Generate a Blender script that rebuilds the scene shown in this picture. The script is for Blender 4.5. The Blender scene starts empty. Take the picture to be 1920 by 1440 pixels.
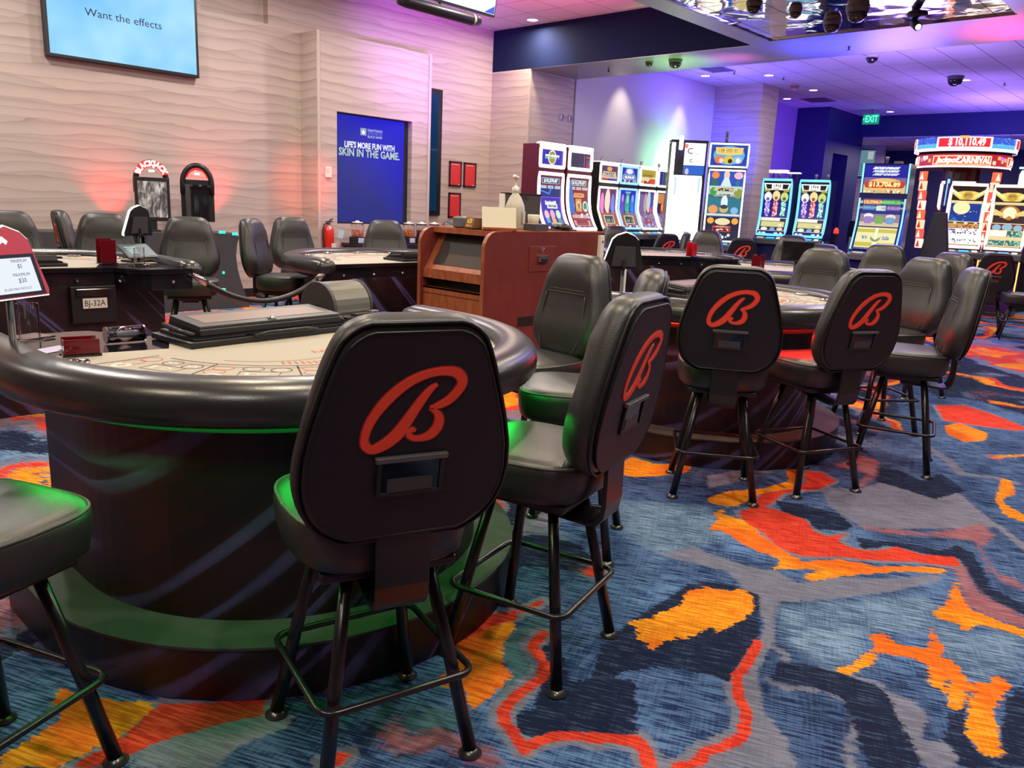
import bpy, bmesh, math, random
import numpy as np
from mathutils import Vector, Matrix
random.seed(7)
PI = math.pi
SC = bpy.context.scene
COL = SC.collection
def rad(d): return d * PI / 180.0

# ------------------------------------------------------------------ materials
MATS = {}
def srgb(h):
    v = [int(h[i:i + 2], 16) / 255 for i in (0, 2, 4)]
    return tuple(c / 12.92 if c <= .04045 else ((c + .055) / 1.055) ** 2.4 for c in v)
def mat(name, col, rough=.5, metal=0., spec=.5, emit=None, es=0., bump=0., bscale=200., trans=0., alpha=1., coat=0.):
    if name in MATS: return MATS[name]
    m = bpy.data.materials.new(name); m.use_nodes = True
    nt = m.node_tree; b = nt.nodes['Principled BSDF']
    c = srgb(col) if isinstance(col, str) else col
    b.inputs['Base Color'].default_value = (*c, 1)
    b.inputs['Roughness'].default_value = rough
    b.inputs['Metallic'].default_value = metal
    b.inputs['Specular IOR Level'].default_value = spec
    b.inputs['Transmission Weight'].default_value = trans
    b.inputs['Alpha'].default_value = alpha
    b.inputs['Coat Weight'].default_value = coat
    if emit is not None:
        e = srgb(emit) if isinstance(emit, str) else emit
        b.inputs['Emission Color'].default_value = (*e, 1)
        b.inputs['Emission Strength'].default_value = es
    if bump > 0:
        tc = nt.nodes.new('ShaderNodeTexCoord'); n = nt.nodes.new('ShaderNodeTexNoise')
        n.inputs['Scale'].default_value = bscale; n.inputs['Detail'].default_value = 3
        bp = nt.nodes.new('ShaderNodeBump'); bp.inputs['Strength'].default_value = bump; bp.inputs['Distance'].default_value = .002
        nt.links.new(tc.outputs['Object'], n.inputs['Vector']); nt.links.new(n.outputs['Fac'], bp.inputs['Height'])
        nt.links.new(bp.outputs['Normal'], b.inputs['Normal'])
    MATS[name] = m
    return m
def E(hexcol, s=1.0):
    return mat('glow_%s_%g' % (hexcol, s), (0.02, 0.02, 0.02), .4, emit=hexcol, es=s)

LEATHER = mat('dark_leather', (.016, .0155, .016), .40, bump=.25, bscale=260, spec=.75)
LEATHER_D = mat('black_leather', (.012, .011, .013), .45, bump=.25, bscale=260)
BACKFAB = mat('black_vinyl_back', (.007, .007, .014), .5, bump=.2, bscale=500)
PIPE = mat('piping_black', (.006, .006, .007), .4)
STITCH = mat('stitch_grey', (.055, .052, .045), .6)
LEGM = mat('black_steel', (.010, .009, .011), .28, metal=.0, spec=.6)
GLIDE = mat('glide_steel', (.12, .12, .11), .3, metal=.8)
REDLOGO = mat('logo_red', (1.0, .075, .035), .55)
REDEDGE = mat('logo_red_edge', (.42, .03, .02), .5)
CHROME = mat('chrome', (.75, .75, .76), .12, metal=1.)
GREYMET = mat('grey_metal', (.16, .16, .16), .35, metal=.6)
BLACKP = mat('black_plastic', (.012, .012, .014), .38)
BLACKG = mat('black_gloss', (.008, .008, .012), .08, spec=.6)
DARKG = mat('dark_grey_plastic', (.05, .05, .052), .45)
WHITEP = mat('white_plastic', (.72, .71, .68), .5)
CREAM = mat('cream_card', (.62, .6, .48), .7)
NAVY = mat('navy_paint', (.008, .014, .052), .85, spec=.15)
WOOD_RED = None
CLEAR = mat('clear_acrylic', (.95, .95, .95), .03, trans=1., spec=.5)
REDAC = mat('red_acrylic', (.13, .004, .010), .12, alpha=.92)
REDBR = mat('bright_red_acrylic', (.55, .012, .02), .12, alpha=.9)

# ------------------------------------------------------------------ mesh builder
class MB:
    def __init__(s): s.v = []; s.f = []; s.mi = []; s.mats = []
    def m(s, mt):
        if mt not in s.mats: s.mats.append(mt)
        return s.mats.index(mt)
    def add(s, vs, fs, mt, M=None):
        o = len(s.v); k = s.m(mt)
        if M is not None: vs = [tuple(M @ Vector(v)) for v in vs]
        s.v += [tuple(v) for v in vs]
        for f in fs: s.f.append([o + i for i in f]); s.mi.append(k)
        return s
    def box(s, c, d, mt, M=None):
        x, y, z = c; a, b, h = d[0] / 2, d[1] / 2, d[2] / 2
        vs = [(x + i * a, y + j * b, z + k * h) for i in (-1, 1) for j in (-1, 1) for k in (-1, 1)]
        fs = [(0, 1, 3, 2), (4, 6, 7, 5), (0, 4, 5, 1), (2, 3, 7, 6), (0, 2, 6, 4), (1, 5, 7, 3)]
        return s.add(vs, fs, mt, M)
    def box2(s, a, b, mt, M=None):
        return s.box([(a[i] + b[i]) / 2 for i in range(3)], [abs(b[i] - a[i]) for i in range(3)], mt, M)
    def prism(s, poly, z0, z1, mt, M=None, axis='z'):
        n = len(poly)
        def P(p, z):
            if axis == 'z': return (p[0], p[1], z)
            if axis == 'x': return (z, p[0], p[1])
            return (p[0], z, p[1])
        vs = [P(p, z0) for p in poly] + [P(p, z1) for p in poly]
        fs = [tuple(range(n))[::-1], tuple(range(n, 2 * n))] + [(i, (i + 1) % n, n + (i + 1) % n, n + i) for i in range(n)]
        return s.add(vs, fs, mt, M)
    def tube(s, path, r, mt, n=8, closed=False, M=None, cap=True, rs=None, flat=None):
        path = [Vector(p) for p in path]; L = len(path); vs = []; fs = []
        prev = None
        for i, p in enumerate(path):
            if closed: t = path[(i + 1) % L] - path[i - 1]
            else: t = path[min(i + 1, L - 1)] - path[max(i - 1, 0)]
            t.normalize()
            if prev is None:
                a = Vector((0, 0, 1)) if abs(t.z) < .9 else Vector((1, 0, 0))
                u = t.cross(a).normalized()
            else:
                u = (prev - t * prev.dot(t)).normalized()
            prev = u; w = t.cross(u)
            rr = rs[i] if rs else r
            for k in range(n):
                a = 2 * PI * k / n
                vs.append(tuple(p + u * math.cos(a) * rr + w * math.sin(a) * rr * (flat or 1)))
        for i in range(L if closed else L - 1):
            j = (i + 1) % L
            for k in range(n):
                fs.append((i * n + k, i * n + (k + 1) % n, j * n + (k + 1) % n, j * n + k))
        if cap and not closed:
            fs.append(tuple(range(n))[::-1]); fs.append(tuple(range((L - 1) * n, L * n)))
        return s.add(vs, fs, mt, M)
    def lathe(s, prof, mt, n=20, M=None, c=(0, 0, 0), cap=True):
        vs = []; fs = []; L = len(prof)
        for r, z in prof:
            for k in range(n):
                a = 2 * PI * k / n; vs.append((c[0] + r * math.cos(a), c[1] + r * math.sin(a), c[2] + z))
        for i in range(L - 1):
            for k in range(n):
                fs.append((i * n + k, i * n + (k + 1) % n, (i + 1) * n + (k + 1) % n, (i + 1) * n + k))
        if cap and prof[0][0] > 1e-5: fs.append(tuple(range(n))[::-1])
        if cap and prof[-1][0] > 1e-5: fs.append(tuple(range((L - 1) * n, L * n)))
        return s.add(vs, fs, mt, M)
    def loft(s, rings, mt, M=None, caps=True):
        n = len(rings[0]); vs = [p for r in rings for p in r]; fs = []
        for i in range(len(rings) - 1):
            for k in range(n): fs.append((i * n + k, i * n + (k + 1) % n, (i + 1) * n + (k + 1) % n, (i + 1) * n + k))
        if caps:
            fs.append(tuple(range(n))[::-1]); fs.append(tuple(range((len(rings) - 1) * n, len(rings) * n)))
        return s.add(vs, fs, mt, M)
    def ribbon(s, pts, z, mt, M=None, h=.002, grow=0.):
        # pts: (x, y, half width); a flat strip of thickness h
        L = len(pts); vs = []; fs = []
        for i, (x, y, w) in enumerate(pts):
            a = pts[max(i - 1, 0)]; b = pts[min(i + 1, L - 1)]
            tx, ty = b[0] - a[0], b[1] - a[1]; l = math.hypot(tx, ty) or 1; nx, ny = -ty / l, tx / l
            w = w + grow
            vs += [(x + nx * w, y + ny * w, z), (x - nx * w, y - ny * w, z), (x + nx * w, y + ny * w, z + h), (x - nx * w, y - ny * w, z + h)]
        for i in range(L - 1):
            o = 4 * i; q = o + 4
            fs += [(o + 2, q + 2, q + 3, o + 3), (o, o + 1, q + 1, q), (o, q, q + 2, o + 2), (o + 1, o + 3, q + 3, q + 1)]
        fs += [(0, 2, 3, 1), (4 * L - 4, 4 * L - 3, 4 * L - 1, 4 * L - 2)]
        return s.add(vs, fs, mt, M)
    def text(s, body, size, mt, M=None, depth=0., align='CENTER', width=None, fn=None, shear=0., bold=0.):
        vs, fs = text_geo(body, size, depth, align, width, shear, bold)
        if fn: vs = [fn(v) for v in vs]
        return s.add(vs, fs, mt, M)
    def build(s, name, parent=None, smooth=False, bevel=0., sub=0, kind=None, angle=35):
        me = bpy.data.meshes.new(name); me.from_pydata(s.v, [], s.f)
        for m in s.mats: me.materials.append(m)
        me.polygons.foreach_set('material_index', s.mi)
        bm = bmesh.new(); bm.from_mesh(me); bmesh.ops.recalc_face_normals(bm, faces=bm.faces); bm.to_mesh(me); bm.free()
        if smooth: me.polygons.foreach_set('use_smooth', [True] * len(me.polygons))
        o = bpy.data.objects.new(name, me); COL.objects.link(o)
        if parent: o.parent = parent
        if bevel > 0:
            b = o.modifiers.new('bevel', 'BEVEL'); b.width = bevel; b.segments = 2; b.limit_method = 'ANGLE'; b.angle_limit = rad(angle)
        if sub: 
            q = o.modifiers.new('sub', 'SUBSURF'); q.levels = sub; q.render_levels = sub
        if kind: o['kind'] = kind
        return o
_tc = {}
def text_geo(body, size, depth, align, width, shear, bold):
    key = (body, size, depth, align, width, shear, bold)
    if key in _tc: return _tc[key]
    cu = bpy.data.curves.new('t', 'FONT'); cu.body = body; cu.size = size; cu.align_x = align; cu.align_y = 'CENTER'
    cu.extrude = depth; cu.resolution_u = 2; cu.shear = shear; cu.offset = bold
    ob = bpy.data.objects.new('t', cu)
    me = bpy.data.meshes.new_from_object(ob)
    vs = [tuple(v.co) for v in me.vertices]; fs = [tuple(p.vertices) for p in me.polygons]
    bpy.data.objects.remove(ob); bpy.data.curves.remove(cu); bpy.data.meshes.remove(me)
    if width and vs:
        x0 = min(v[0] for v in vs); x1 = max(v[0] for v in vs); k = width / (x1 - x0)
        cx = (x0 + x1) / 2 if align == 'CENTER' else x0
        vs = [((v[0] - cx) * k, v[1], v[2]) for v in vs]
    _tc[key] = (vs, fs)
    return vs, fs

def T(x=0, y=0, z=0, rz=0, rx=0, ry=0):
    return Matrix.Translation((x, y, z)) @ Matrix.Rotation(rad(rz), 4, 'Z') @ Matrix.Rotation(rad(ry), 4, 'Y') @ Matrix.Rotation(rad(rx), 4, 'X')
UP = Matrix.Rotation(PI / 2, 4, 'X')        # xy drawing -> xz plane facing -y
def tag(o, label, cat, group=None):
    o['label'] = label; o['category'] = cat
    if group: o['group'] = group
    return o
def thing(name, label, cat, loc=(0, 0, 0), rz=0, group=None):
    o = bpy.data.objects.new(name, None); COL.objects.link(o)
    o.location = loc; o.rotation_euler = (0, 0, rad(rz)); o.empty_display_size = .1
    return tag(o, label, cat, group)
def dup(root, loc, rz, label, group=None, name=None):
    r = root.copy(); COL.objects.link(r); r.location = loc; r.rotation_euler = (0, 0, rad(rz)); r['label'] = label
    if group: r['group'] = group
    for ch in list(root.children):
        c = ch.copy(); COL.objects.link(c); c.parent = r
        for g in list(ch.children):
            d = g.copy(); COL.objects.link(d); d.parent = c
    return r
def struct(o): o['kind'] = 'structure'; return o

# ------------------------------------------------------------------ camera
cam_d = bpy.data.cameras.new('camera'); cam = bpy.data.objects.new('camera', cam_d); COL.objects.link(cam)
cam_d.sensor_width = 36; cam_d.lens = 1478.5 / 1920 * 36; cam_d.clip_end = 100; cam_d.clip_start = .05
_p, _r, _y = .224437, .0465423, .742747
_f = Vector((math.cos(_y) * math.cos(_p), math.sin(_y) * math.cos(_p), -math.sin(_p)))
_rt = Vector((math.sin(_y), -math.cos(_y), 0)); _up = _rt.cross(_f)
_R = _rt * math.cos(_r) + _up * math.sin(_r); _U = -_rt * math.sin(_r) + _up * math.cos(_r)
Mx = Matrix((_R, _U, -_f)).transposed().to_4x4(); Mx.translation = (0, 0, 1.45)
cam.matrix_world = Mx
SC.camera = cam
SC.view_settings.view_transform = 'Standard'; SC.view_settings.look = 'None'; SC.view_settings.gamma = 1
SC.view_settings.exposure = 0.12

# ------------------------------------------------------------------ room materials
def nodes(m):
    nt = m.node_tree; return nt, nt.nodes, nt.links, nt.nodes['Principled BSDF']
def wallpaper():
    m = bpy.data.materials.new('wavy_wallpaper'); m.use_nodes = True
    nt, N, L, b = nodes(m)
    g = N.new('ShaderNodeNewGeometry'); sp = N.new('ShaderNodeSeparateXYZ'); L.new(g.outputs['Position'], sp.inputs[0])
    ad = N.new('ShaderNodeMath'); ad.operation = 'ADD'; L.new(sp.outputs['X'], ad.inputs[0]); L.new(sp.outputs['Y'], ad.inputs[1])
    def layer(fx, fz, amp, per, seed):
        cb = N.new('ShaderNodeCombineXYZ')
        a1 = N.new('ShaderNodeMath'); a1.operation = 'MULTIPLY'; a1.inputs[1].default_value = fx; L.new(ad.outputs[0], a1.inputs[0])
        a2 = N.new('ShaderNodeMath'); a2.operation = 'MULTIPLY_ADD'; a2.inputs[1].default_value = fz; a2.inputs[2].default_value = seed; L.new(sp.outputs['Z'], a2.inputs[0])
        L.new(a1.outputs[0], cb.inputs[0]); L.new(a2.outputs[0], cb.inputs[2])
        n = N.new('ShaderNodeTexNoise'); n.inputs['Scale'].default_value = 1; n.inputs['Detail'].default_value = 2; n.inputs['Roughness'].default_value = .45
        L.new(cb.outputs[0], n.inputs['Vector'])
        a3 = N.new('ShaderNodeMath'); a3.operation = 'MULTIPLY_ADD'; a3.inputs[1].default_value = amp; L.new(n.outputs['Fac'], a3.inputs[0]); L.new(sp.outputs['Z'], a3.inputs[2])
        a4 = N.new('ShaderNodeMath'); a4.operation = 'DIVIDE'; a4.inputs[1].default_value = per; L.new(a3.outputs[0], a4.inputs[0])
        fr = N.new('ShaderNodeMath'); fr.operation = 'FRACT'; L.new(a4.outputs[0], fr.inputs[0])
        return fr
    A = layer(.95, 4.0, .26, .125, 0); B = layer(.7, 2.6, .34, .21, 7.3)
    def ramp(src, st):
        r = N.new('ShaderNodeValToRGB'); e = r.color_ramp.elements
        e[0].position = st[0][0]; e[0].color = (st[0][1],) * 3 + (1,); e[1].position = st[1][0]; e[1].color = (st[1][1],) * 3 + (1,)
        for p, v in st[2:]:
            x = e.new(p); x.color = (v,) * 3 + (1,)
        L.new(src.outputs[0], r.inputs[0]); return r
    ra = ramp(A, [(0., 1.0), (1., .62), (.5, .95), (.86, .80)]); rb = ramp(B, [(0., 1.0), (1., .74), (.6, .94)])
    mu = N.new('ShaderNodeMath'); mu.operation = 'MULTIPLY'; L.new(ra.outputs[0], mu.inputs[0]); L.new(rb.outputs[0], mu.inputs[1])
    mx = N.new('ShaderNodeMix'); mx.data_type = 'RGBA'; mx.inputs[6].default_value = (.31, .24, .21, 1); mx.inputs[7].default_value = (.56, .46, .405, 1)
    mr = N.new('ShaderNodeMapRange'); mr.inputs[1].default_value = .35; L.new(mu.outputs[0], mr.inputs[0]); L.new(mr.outputs[0], mx.inputs[0])
    L.new(mx.outputs[2], b.inputs['Base Color']); b.inputs['Roughness'].default_value = .55
    bp = N.new('ShaderNodeBump'); bp.inputs['Strength'].default_value = .12; bp.inputs['Distance'].default_value = .01
    L.new(mu.outputs[0], bp.inputs['Height']); L.new(bp.outputs[0], b.inputs['Normal'])
    return m
WALLP = wallpaper()
def tiles(name, col, line, sx, sy, ox=0., oy=0., lw=.012, rough=.7, speck=.15):
    m = bpy.data.materials.new(name); m.use_nodes = True
    nt, N, L, b = nodes(m)
    g = N.new('ShaderNodeNewGeometry'); sp = N.new('ShaderNodeSeparateXYZ'); L.new(g.outputs['Position'], sp.inputs[0])
    outs = []
    for ax, s, o in (('X', sx, ox), ('Y', sy, oy)):
        a = N.new('ShaderNodeMath'); a.operation = 'ADD'; a.inputs[1].default_value = o + 100 * s; L.new(sp.outputs[ax], a.inputs[0])
        d = N.new('ShaderNodeMath'); d.operation = 'MODULO'; d.inputs[1].default_value = s; L.new(a.outputs[0], d.inputs[0])
        c = N.new('ShaderNodeMath'); c.operation = 'LESS_THAN'; c.inputs[1].default_value = lw; L.new(d.outputs[0], c.inputs[0]); outs.append(c)
    mxm = N.new('ShaderNodeMath'); mxm.operation = 'MAXIMUM'; L.new(outs[0].outputs[0], mxm.inputs[0]); L.new(outs[1].outputs[0], mxm.inputs[1])
    no = N.new('ShaderNodeTexNoise'); no.inputs['Scale'].default_value = 60; no.inputs['Detail'].default_value = 4
    L.new(g.outputs['Position'], no.inputs['Vector'])
    mr = N.new('ShaderNodeMapRange'); mr.inputs[3].default_value = 1 - speck; mr.inputs[4].default_value = 1 + speck; L.new(no.outputs['Fac'], mr.inputs[0])
    cm = N.new('ShaderNodeMix'); cm.data_type = 'RGBA'; cm.blend_type = 'MULTIPLY'; cm.inputs[0].default_value = 1; cm.inputs[6].default_value = (*col, 1)
    L.new(mr.outputs[0], cm.inputs[7])
    mx = N.new('ShaderNodeMix'); mx.data_type = 'RGBA'; mx.inputs[7].default_value = (*line, 1); L.new(cm.outputs[2], mx.inputs[6]); L.new(mxm.outputs[0], mx.inputs[0])
    L.new(mx.outputs[2], b.inputs['Base Color']); b.inputs['Roughness'].default_value = rough
    return m
CEIL = tiles('ceiling_tile', (.62, .59, .60), (.16, .12, .14), .61, .61, .1, .25)
CEIL2 = tiles('ceiling_tile_far', (.58, .56, .60), (.14, .10, .16), 1.22, .56, .35, .12, lw=.016)
def brushed(name, col, rough):
    m = bpy.data.materials.new(name); m.use_nodes = True
    nt, N, L, b = nodes(m)
    b.inputs['Metallic'].default_value = .40; b.inputs['Base Color'].default_value = (*col, 1)
    g = N.new('ShaderNodeNewGeometry'); mp = N.new('ShaderNodeMapping'); mp.inputs['Scale'].default_value = (60, 3, 3); L.new(g.outputs['Position'], mp.inputs[0])
    no = N.new('ShaderNodeTexNoise'); no.inputs['Scale'].default_value = 1; no.inputs['Detail'].default_value = 3; L.new(mp.outputs[0], no.inputs[0])
    mr = N.new('ShaderNodeMapRange'); mr.inputs[3].default_value = rough - .08; mr.inputs[4].default_value = rough + .1; L.new(no.outputs['Fac'], mr.inputs[0])
    L.new(mr.outputs[0], b.inputs['Roughness'])
    return m
BRUSH = brushed('brushed_metal_panel', (.26, .255, .27), .34)
def mirror_mat():
    m = bpy.data.materials.new('mirror_ceiling_tile'); m.use_nodes = True
    nt, N, L, b = nodes(m)
    b.inputs['Metallic'].default_value = 1; b.inputs['Roughness'].default_value = .05
    g = N.new('ShaderNodeNewGeometry'); sp = N.new('ShaderNodeSeparateXYZ'); L.new(g.outputs['Position'], sp.inputs[0])
    outs = []
    for ax, o in (('X', 60.02), ('Y', 60.29)):
        a = N.new('ShaderNodeMath'); a.operation = 'ADD'; a.inputs[1].default_value = o; L.new(sp.outputs[ax], a.inputs[0])
        d = N.new('ShaderNodeMath'); d.operation = 'PINGPONG'; d.inputs[1].default_value = .305; L.new(a.outputs[0], d.inputs[0]); outs.append(d)
    mn = N.new('ShaderNodeMath'); mn.operation = 'MINIMUM'; L.new(outs[0].outputs[0], mn.inputs[0]); L.new(outs[1].outputs[0], mn.inputs[1])
    lt = N.new('ShaderNodeMath'); lt.operation = 'LESS_THAN'; lt.inputs[1].default_value = .008; L.new(mn.outputs[0], lt.inputs[0])
    mx = N.new('ShaderNodeMix'); mx.data_type = 'RGBA'; mx.inputs[6].default_value = (.80, .78, .80, 1); mx.inputs[7].default_value = (.02, .02, .03, 1)
    L.new(lt.outputs[0], mx.inputs[0]); L.new(mx.outputs[2], b.inputs['Base Color'])
    no = N.new('ShaderNodeTexNoise'); no.inputs['Scale'].default_value = 2.6; no.inputs['Detail'].default_value = 1; no.inputs['Distortion'].default_value = .6; L.new(g.outputs['Position'], no.inputs[0])
    pil = N.new('ShaderNodeMath'); pil.operation = 'MULTIPLY'; L.new(outs[0].outputs[0], pil.inputs[0]); L.new(outs[1].outputs[0], pil.inputs[1])
    ad = N.new('ShaderNodeMath'); ad.operation = 'MULTIPLY_ADD'; ad.inputs[1].default_value = 2.2; L.new(pil.outputs[0], ad.inputs[0]); L.new(no.outputs['Fac'], ad.inputs[2])
    bp = N.new('ShaderNodeBump'); bp.inputs['Strength'].default_value = .14; bp.inputs['Distance'].default_value = .06
    L.new(ad.outputs[0], bp.inputs['Height']); L.new(bp.outputs[0], b.inputs['Normal'])
    return m
MIRR = mirror_mat()
WHITEWALL = mat('white_wall_paint', (.62, .60, .60), .6, bump=.1, bscale=120)
VIOLETW = mat('violet_wall_paint', (.30, .22, .42), .6)
DEEPB = mat('deep_blue_paint', (.012, .014, .10), .55)
TRIMB = mat('beige_trim', (.55, .45, .39), .45)

# ------------------------------------------------------------------ room shell
def room():
    # left wall with a recessed niche
    w = MB()
    w.box2((-9, 10.3, 0), (5.09, 10.5, 4.5), WALLP); w.box2((6.03, 10.3, 0), (10.54, 10.5, 4.5), WALLP)
    w.box2((5.09, 10.3, 0), (6.03, 10.5, 3.66), WALLP); w.box2((5.09, 10.42, 3.66), (6.03, 10.5, 4.5), WALLP)
    struct(w.build('wall_left'))
    for nm, q0, q1 in (('wall_pilaster_left', (6.51, 9.89, 0), (6.84, 10.3, 3.635)), ('wall_pilaster_right', (8.22, 9.89, 0), (8.58, 10.3, 3.635)), ('wall_pilaster_lower', (6.84, 9.89, 0), (8.22, 10.3, 1.05)), ('wall_pilaster_upper', (6.84, 9.89, 2.615), (8.22, 10.3, 3.635))):
        p = MB(); p.box2(q0, q1, WALLP); struct(p.build(nm))
    t = MB()
    for x in (6.51, 8.535): t.box2((x, 9.872, 0), (x + .05, 9.89, 3.64), TRIMB)
    struct(t.build('trim_1', bevel=.004))
    a = MB(); a.box2((10.34, 9.42, 0), (10.5, 10.3, 3.67), WALLP); struct(a.build('wall_return'))
    a = MB(); a.box2((10.5, 9.42, 0), (11.57, 9.6, 4.3), WALLP); struct(a.build('wall_alcove'))
    a = MB(); a.box2((11.57, 9.42, 0), (16.5, 9.6, 4.3), WHITEWALL); struct(a.build('wall_back_white'))
    a = MB(); a.box2((10.34, 9.405, 0), (10.38, 9.42, 3.66), TRIMB); a.box2((11.55, 9.41, 0), (11.58, 9.42, 3.66), GREYMET); struct(a.build('trim_2'))
    a = MB(); a.box2((16.46, 8.3, 0), (17.23, 9.6, 4.3), WALLP); struct(a.build('wall_column'))
    a = MB(); a.box2((17.23, 9.28, 0), (20.45, 9.6, 4.3), VIOLETW); struct(a.build('wall_recess'))
    a = MB(); a.box2((20.45, 8.45, 0), (21.0, 9.6, 4.3), DEEPB); a.box2((22.0, 8.45, 0), (22.9, 9.6, 4.3), DEEPB); a.box2((21.0, 8.45, 3.1), (22.0, 9.6, 4.3), DEEPB); a.box2((21.0, 8.9, 0), (22.0, 9.6, 3.1), BLACKP)
    struct(a.build('wall_blue'))
    a = MB(); a.box2((21.02, 8.84, 0), (21.98, 8.90, 3.08), DARKG); a.box2((21.9, 8.8, .95), (21.94, 8.84, 1.1), CHROME); struct(a.build('door_1', bevel=.004))
    a = MB(); a.box2((22.66, -8, 3.65), (22.9, 8.5, 4.3), DEEPB); struct(a.build('wall_header'))
    a = MB(); a.box2((27, -8, 0), (27.2, 12, 4.3), mat('dark_blue_far', (.02, .022, .09), .6)); struct(a.build('wall_far'))
    a = MB(); a.box2((25.0, 8.58, 0), (25.2, 11.2, 3.65), WALLP); a.box2((22.9, 11, 0), (27, 11.2, 4.3), WALLP); struct(a.build('wall_far_left'))
    a = MB(); a.box2((22.9, -8, 3.62), (27.2, 12, 3.7), CEIL2); struct(a.build('ceiling_far_room'))
    a = MB(); a.box2((-9, -8.2, 0), (27.2, -8, 4.5), WALLP); struct(a.build('wall_right'))
    a = MB(); a.box2((-9.2, -8.2, 0), (-9, 10.5, 4.5), WALLP); struct(a.build('wall_rear'))
    # ceilings
    a = MB(); a.box2((-9.2, -8.2, 4.33), (10.5, 10.5, 4.45), CEIL); struct(a.build('ceiling'))
    a = MB(); a.box2((11.54, -8.2, 4.17), (22.9, 9.6, 4.3), CEIL2); struct(a.build('ceiling_slot_area'))
    # dropped beam with brushed metal underside and navy faces
    a = MB()
    a.box2((10.34, -8, 3.66), (11.55, 10.3, 4.33), NAVY); a.box2((-9, 5.13, 3.66), (10.34, 5.44, 4.33), NAVY); a.box2((-9, -8, 3.70), (10.34, 5.13, 4.33), NAVY)
    a.box2((10.345, -8, 3.65), (11.545, 9.42, 3.66), BRUSH); a.box2((-9, 5.13, 3.65), (10.345, 5.435, 3.66), BRUSH)
    a.box2((10.2, -8, 3.65), (10.345, 5.13, 3.70), BRUSH); a.box2((-9, -8, 3.65), (10.2, 2.33, 3.70), BRUSH)
    struct(a.build('ceiling_beam'))
    a = MB(); a.box2((-9, 2.33, 3.67), (10.2, 5.13, 3.70), MIRR); struct(a.build('ceiling_mirror'))
    a = MB()
    for (p0, p1) in (((-9, 5.115, 3.655), (10.2, 5.135, 3.672)), ((10.185, 2.33, 3.655), (10.205, 5.13, 3.672)), ((-9, 2.325, 3.655), (10.2, 2.345, 3.672))): a.box2(p0, p1, CHROME)
    struct(a.build('trim_3'))
    # dark framed window beside the pilaster
    a = MB(); a.box2((8.75, 10.26, 1.2), (9.17, 10.3, 3.22), BLACKP); o = a.build('window_1', bevel=.006); struct(o)
    a = MB(); a.box2((8.8, 10.25, 1.27), (9.07, 10.262, 3.14), mat('blue_dark_glass', (.004, .02, .05), .06, emit=(.0, .03, .08), es=.5)); a.build('window_glass', parent=o)
    a = MB()
    for (p0, p1) in (((-9, 10.28, 0), (6.51, 10.3, .12)), ((11.57, 9.40, 0), (16.46, 9.42, .12))): a.box2(p0, p1, BLACKP)
    struct(a.build('baseboard_left'))
room()

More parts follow.
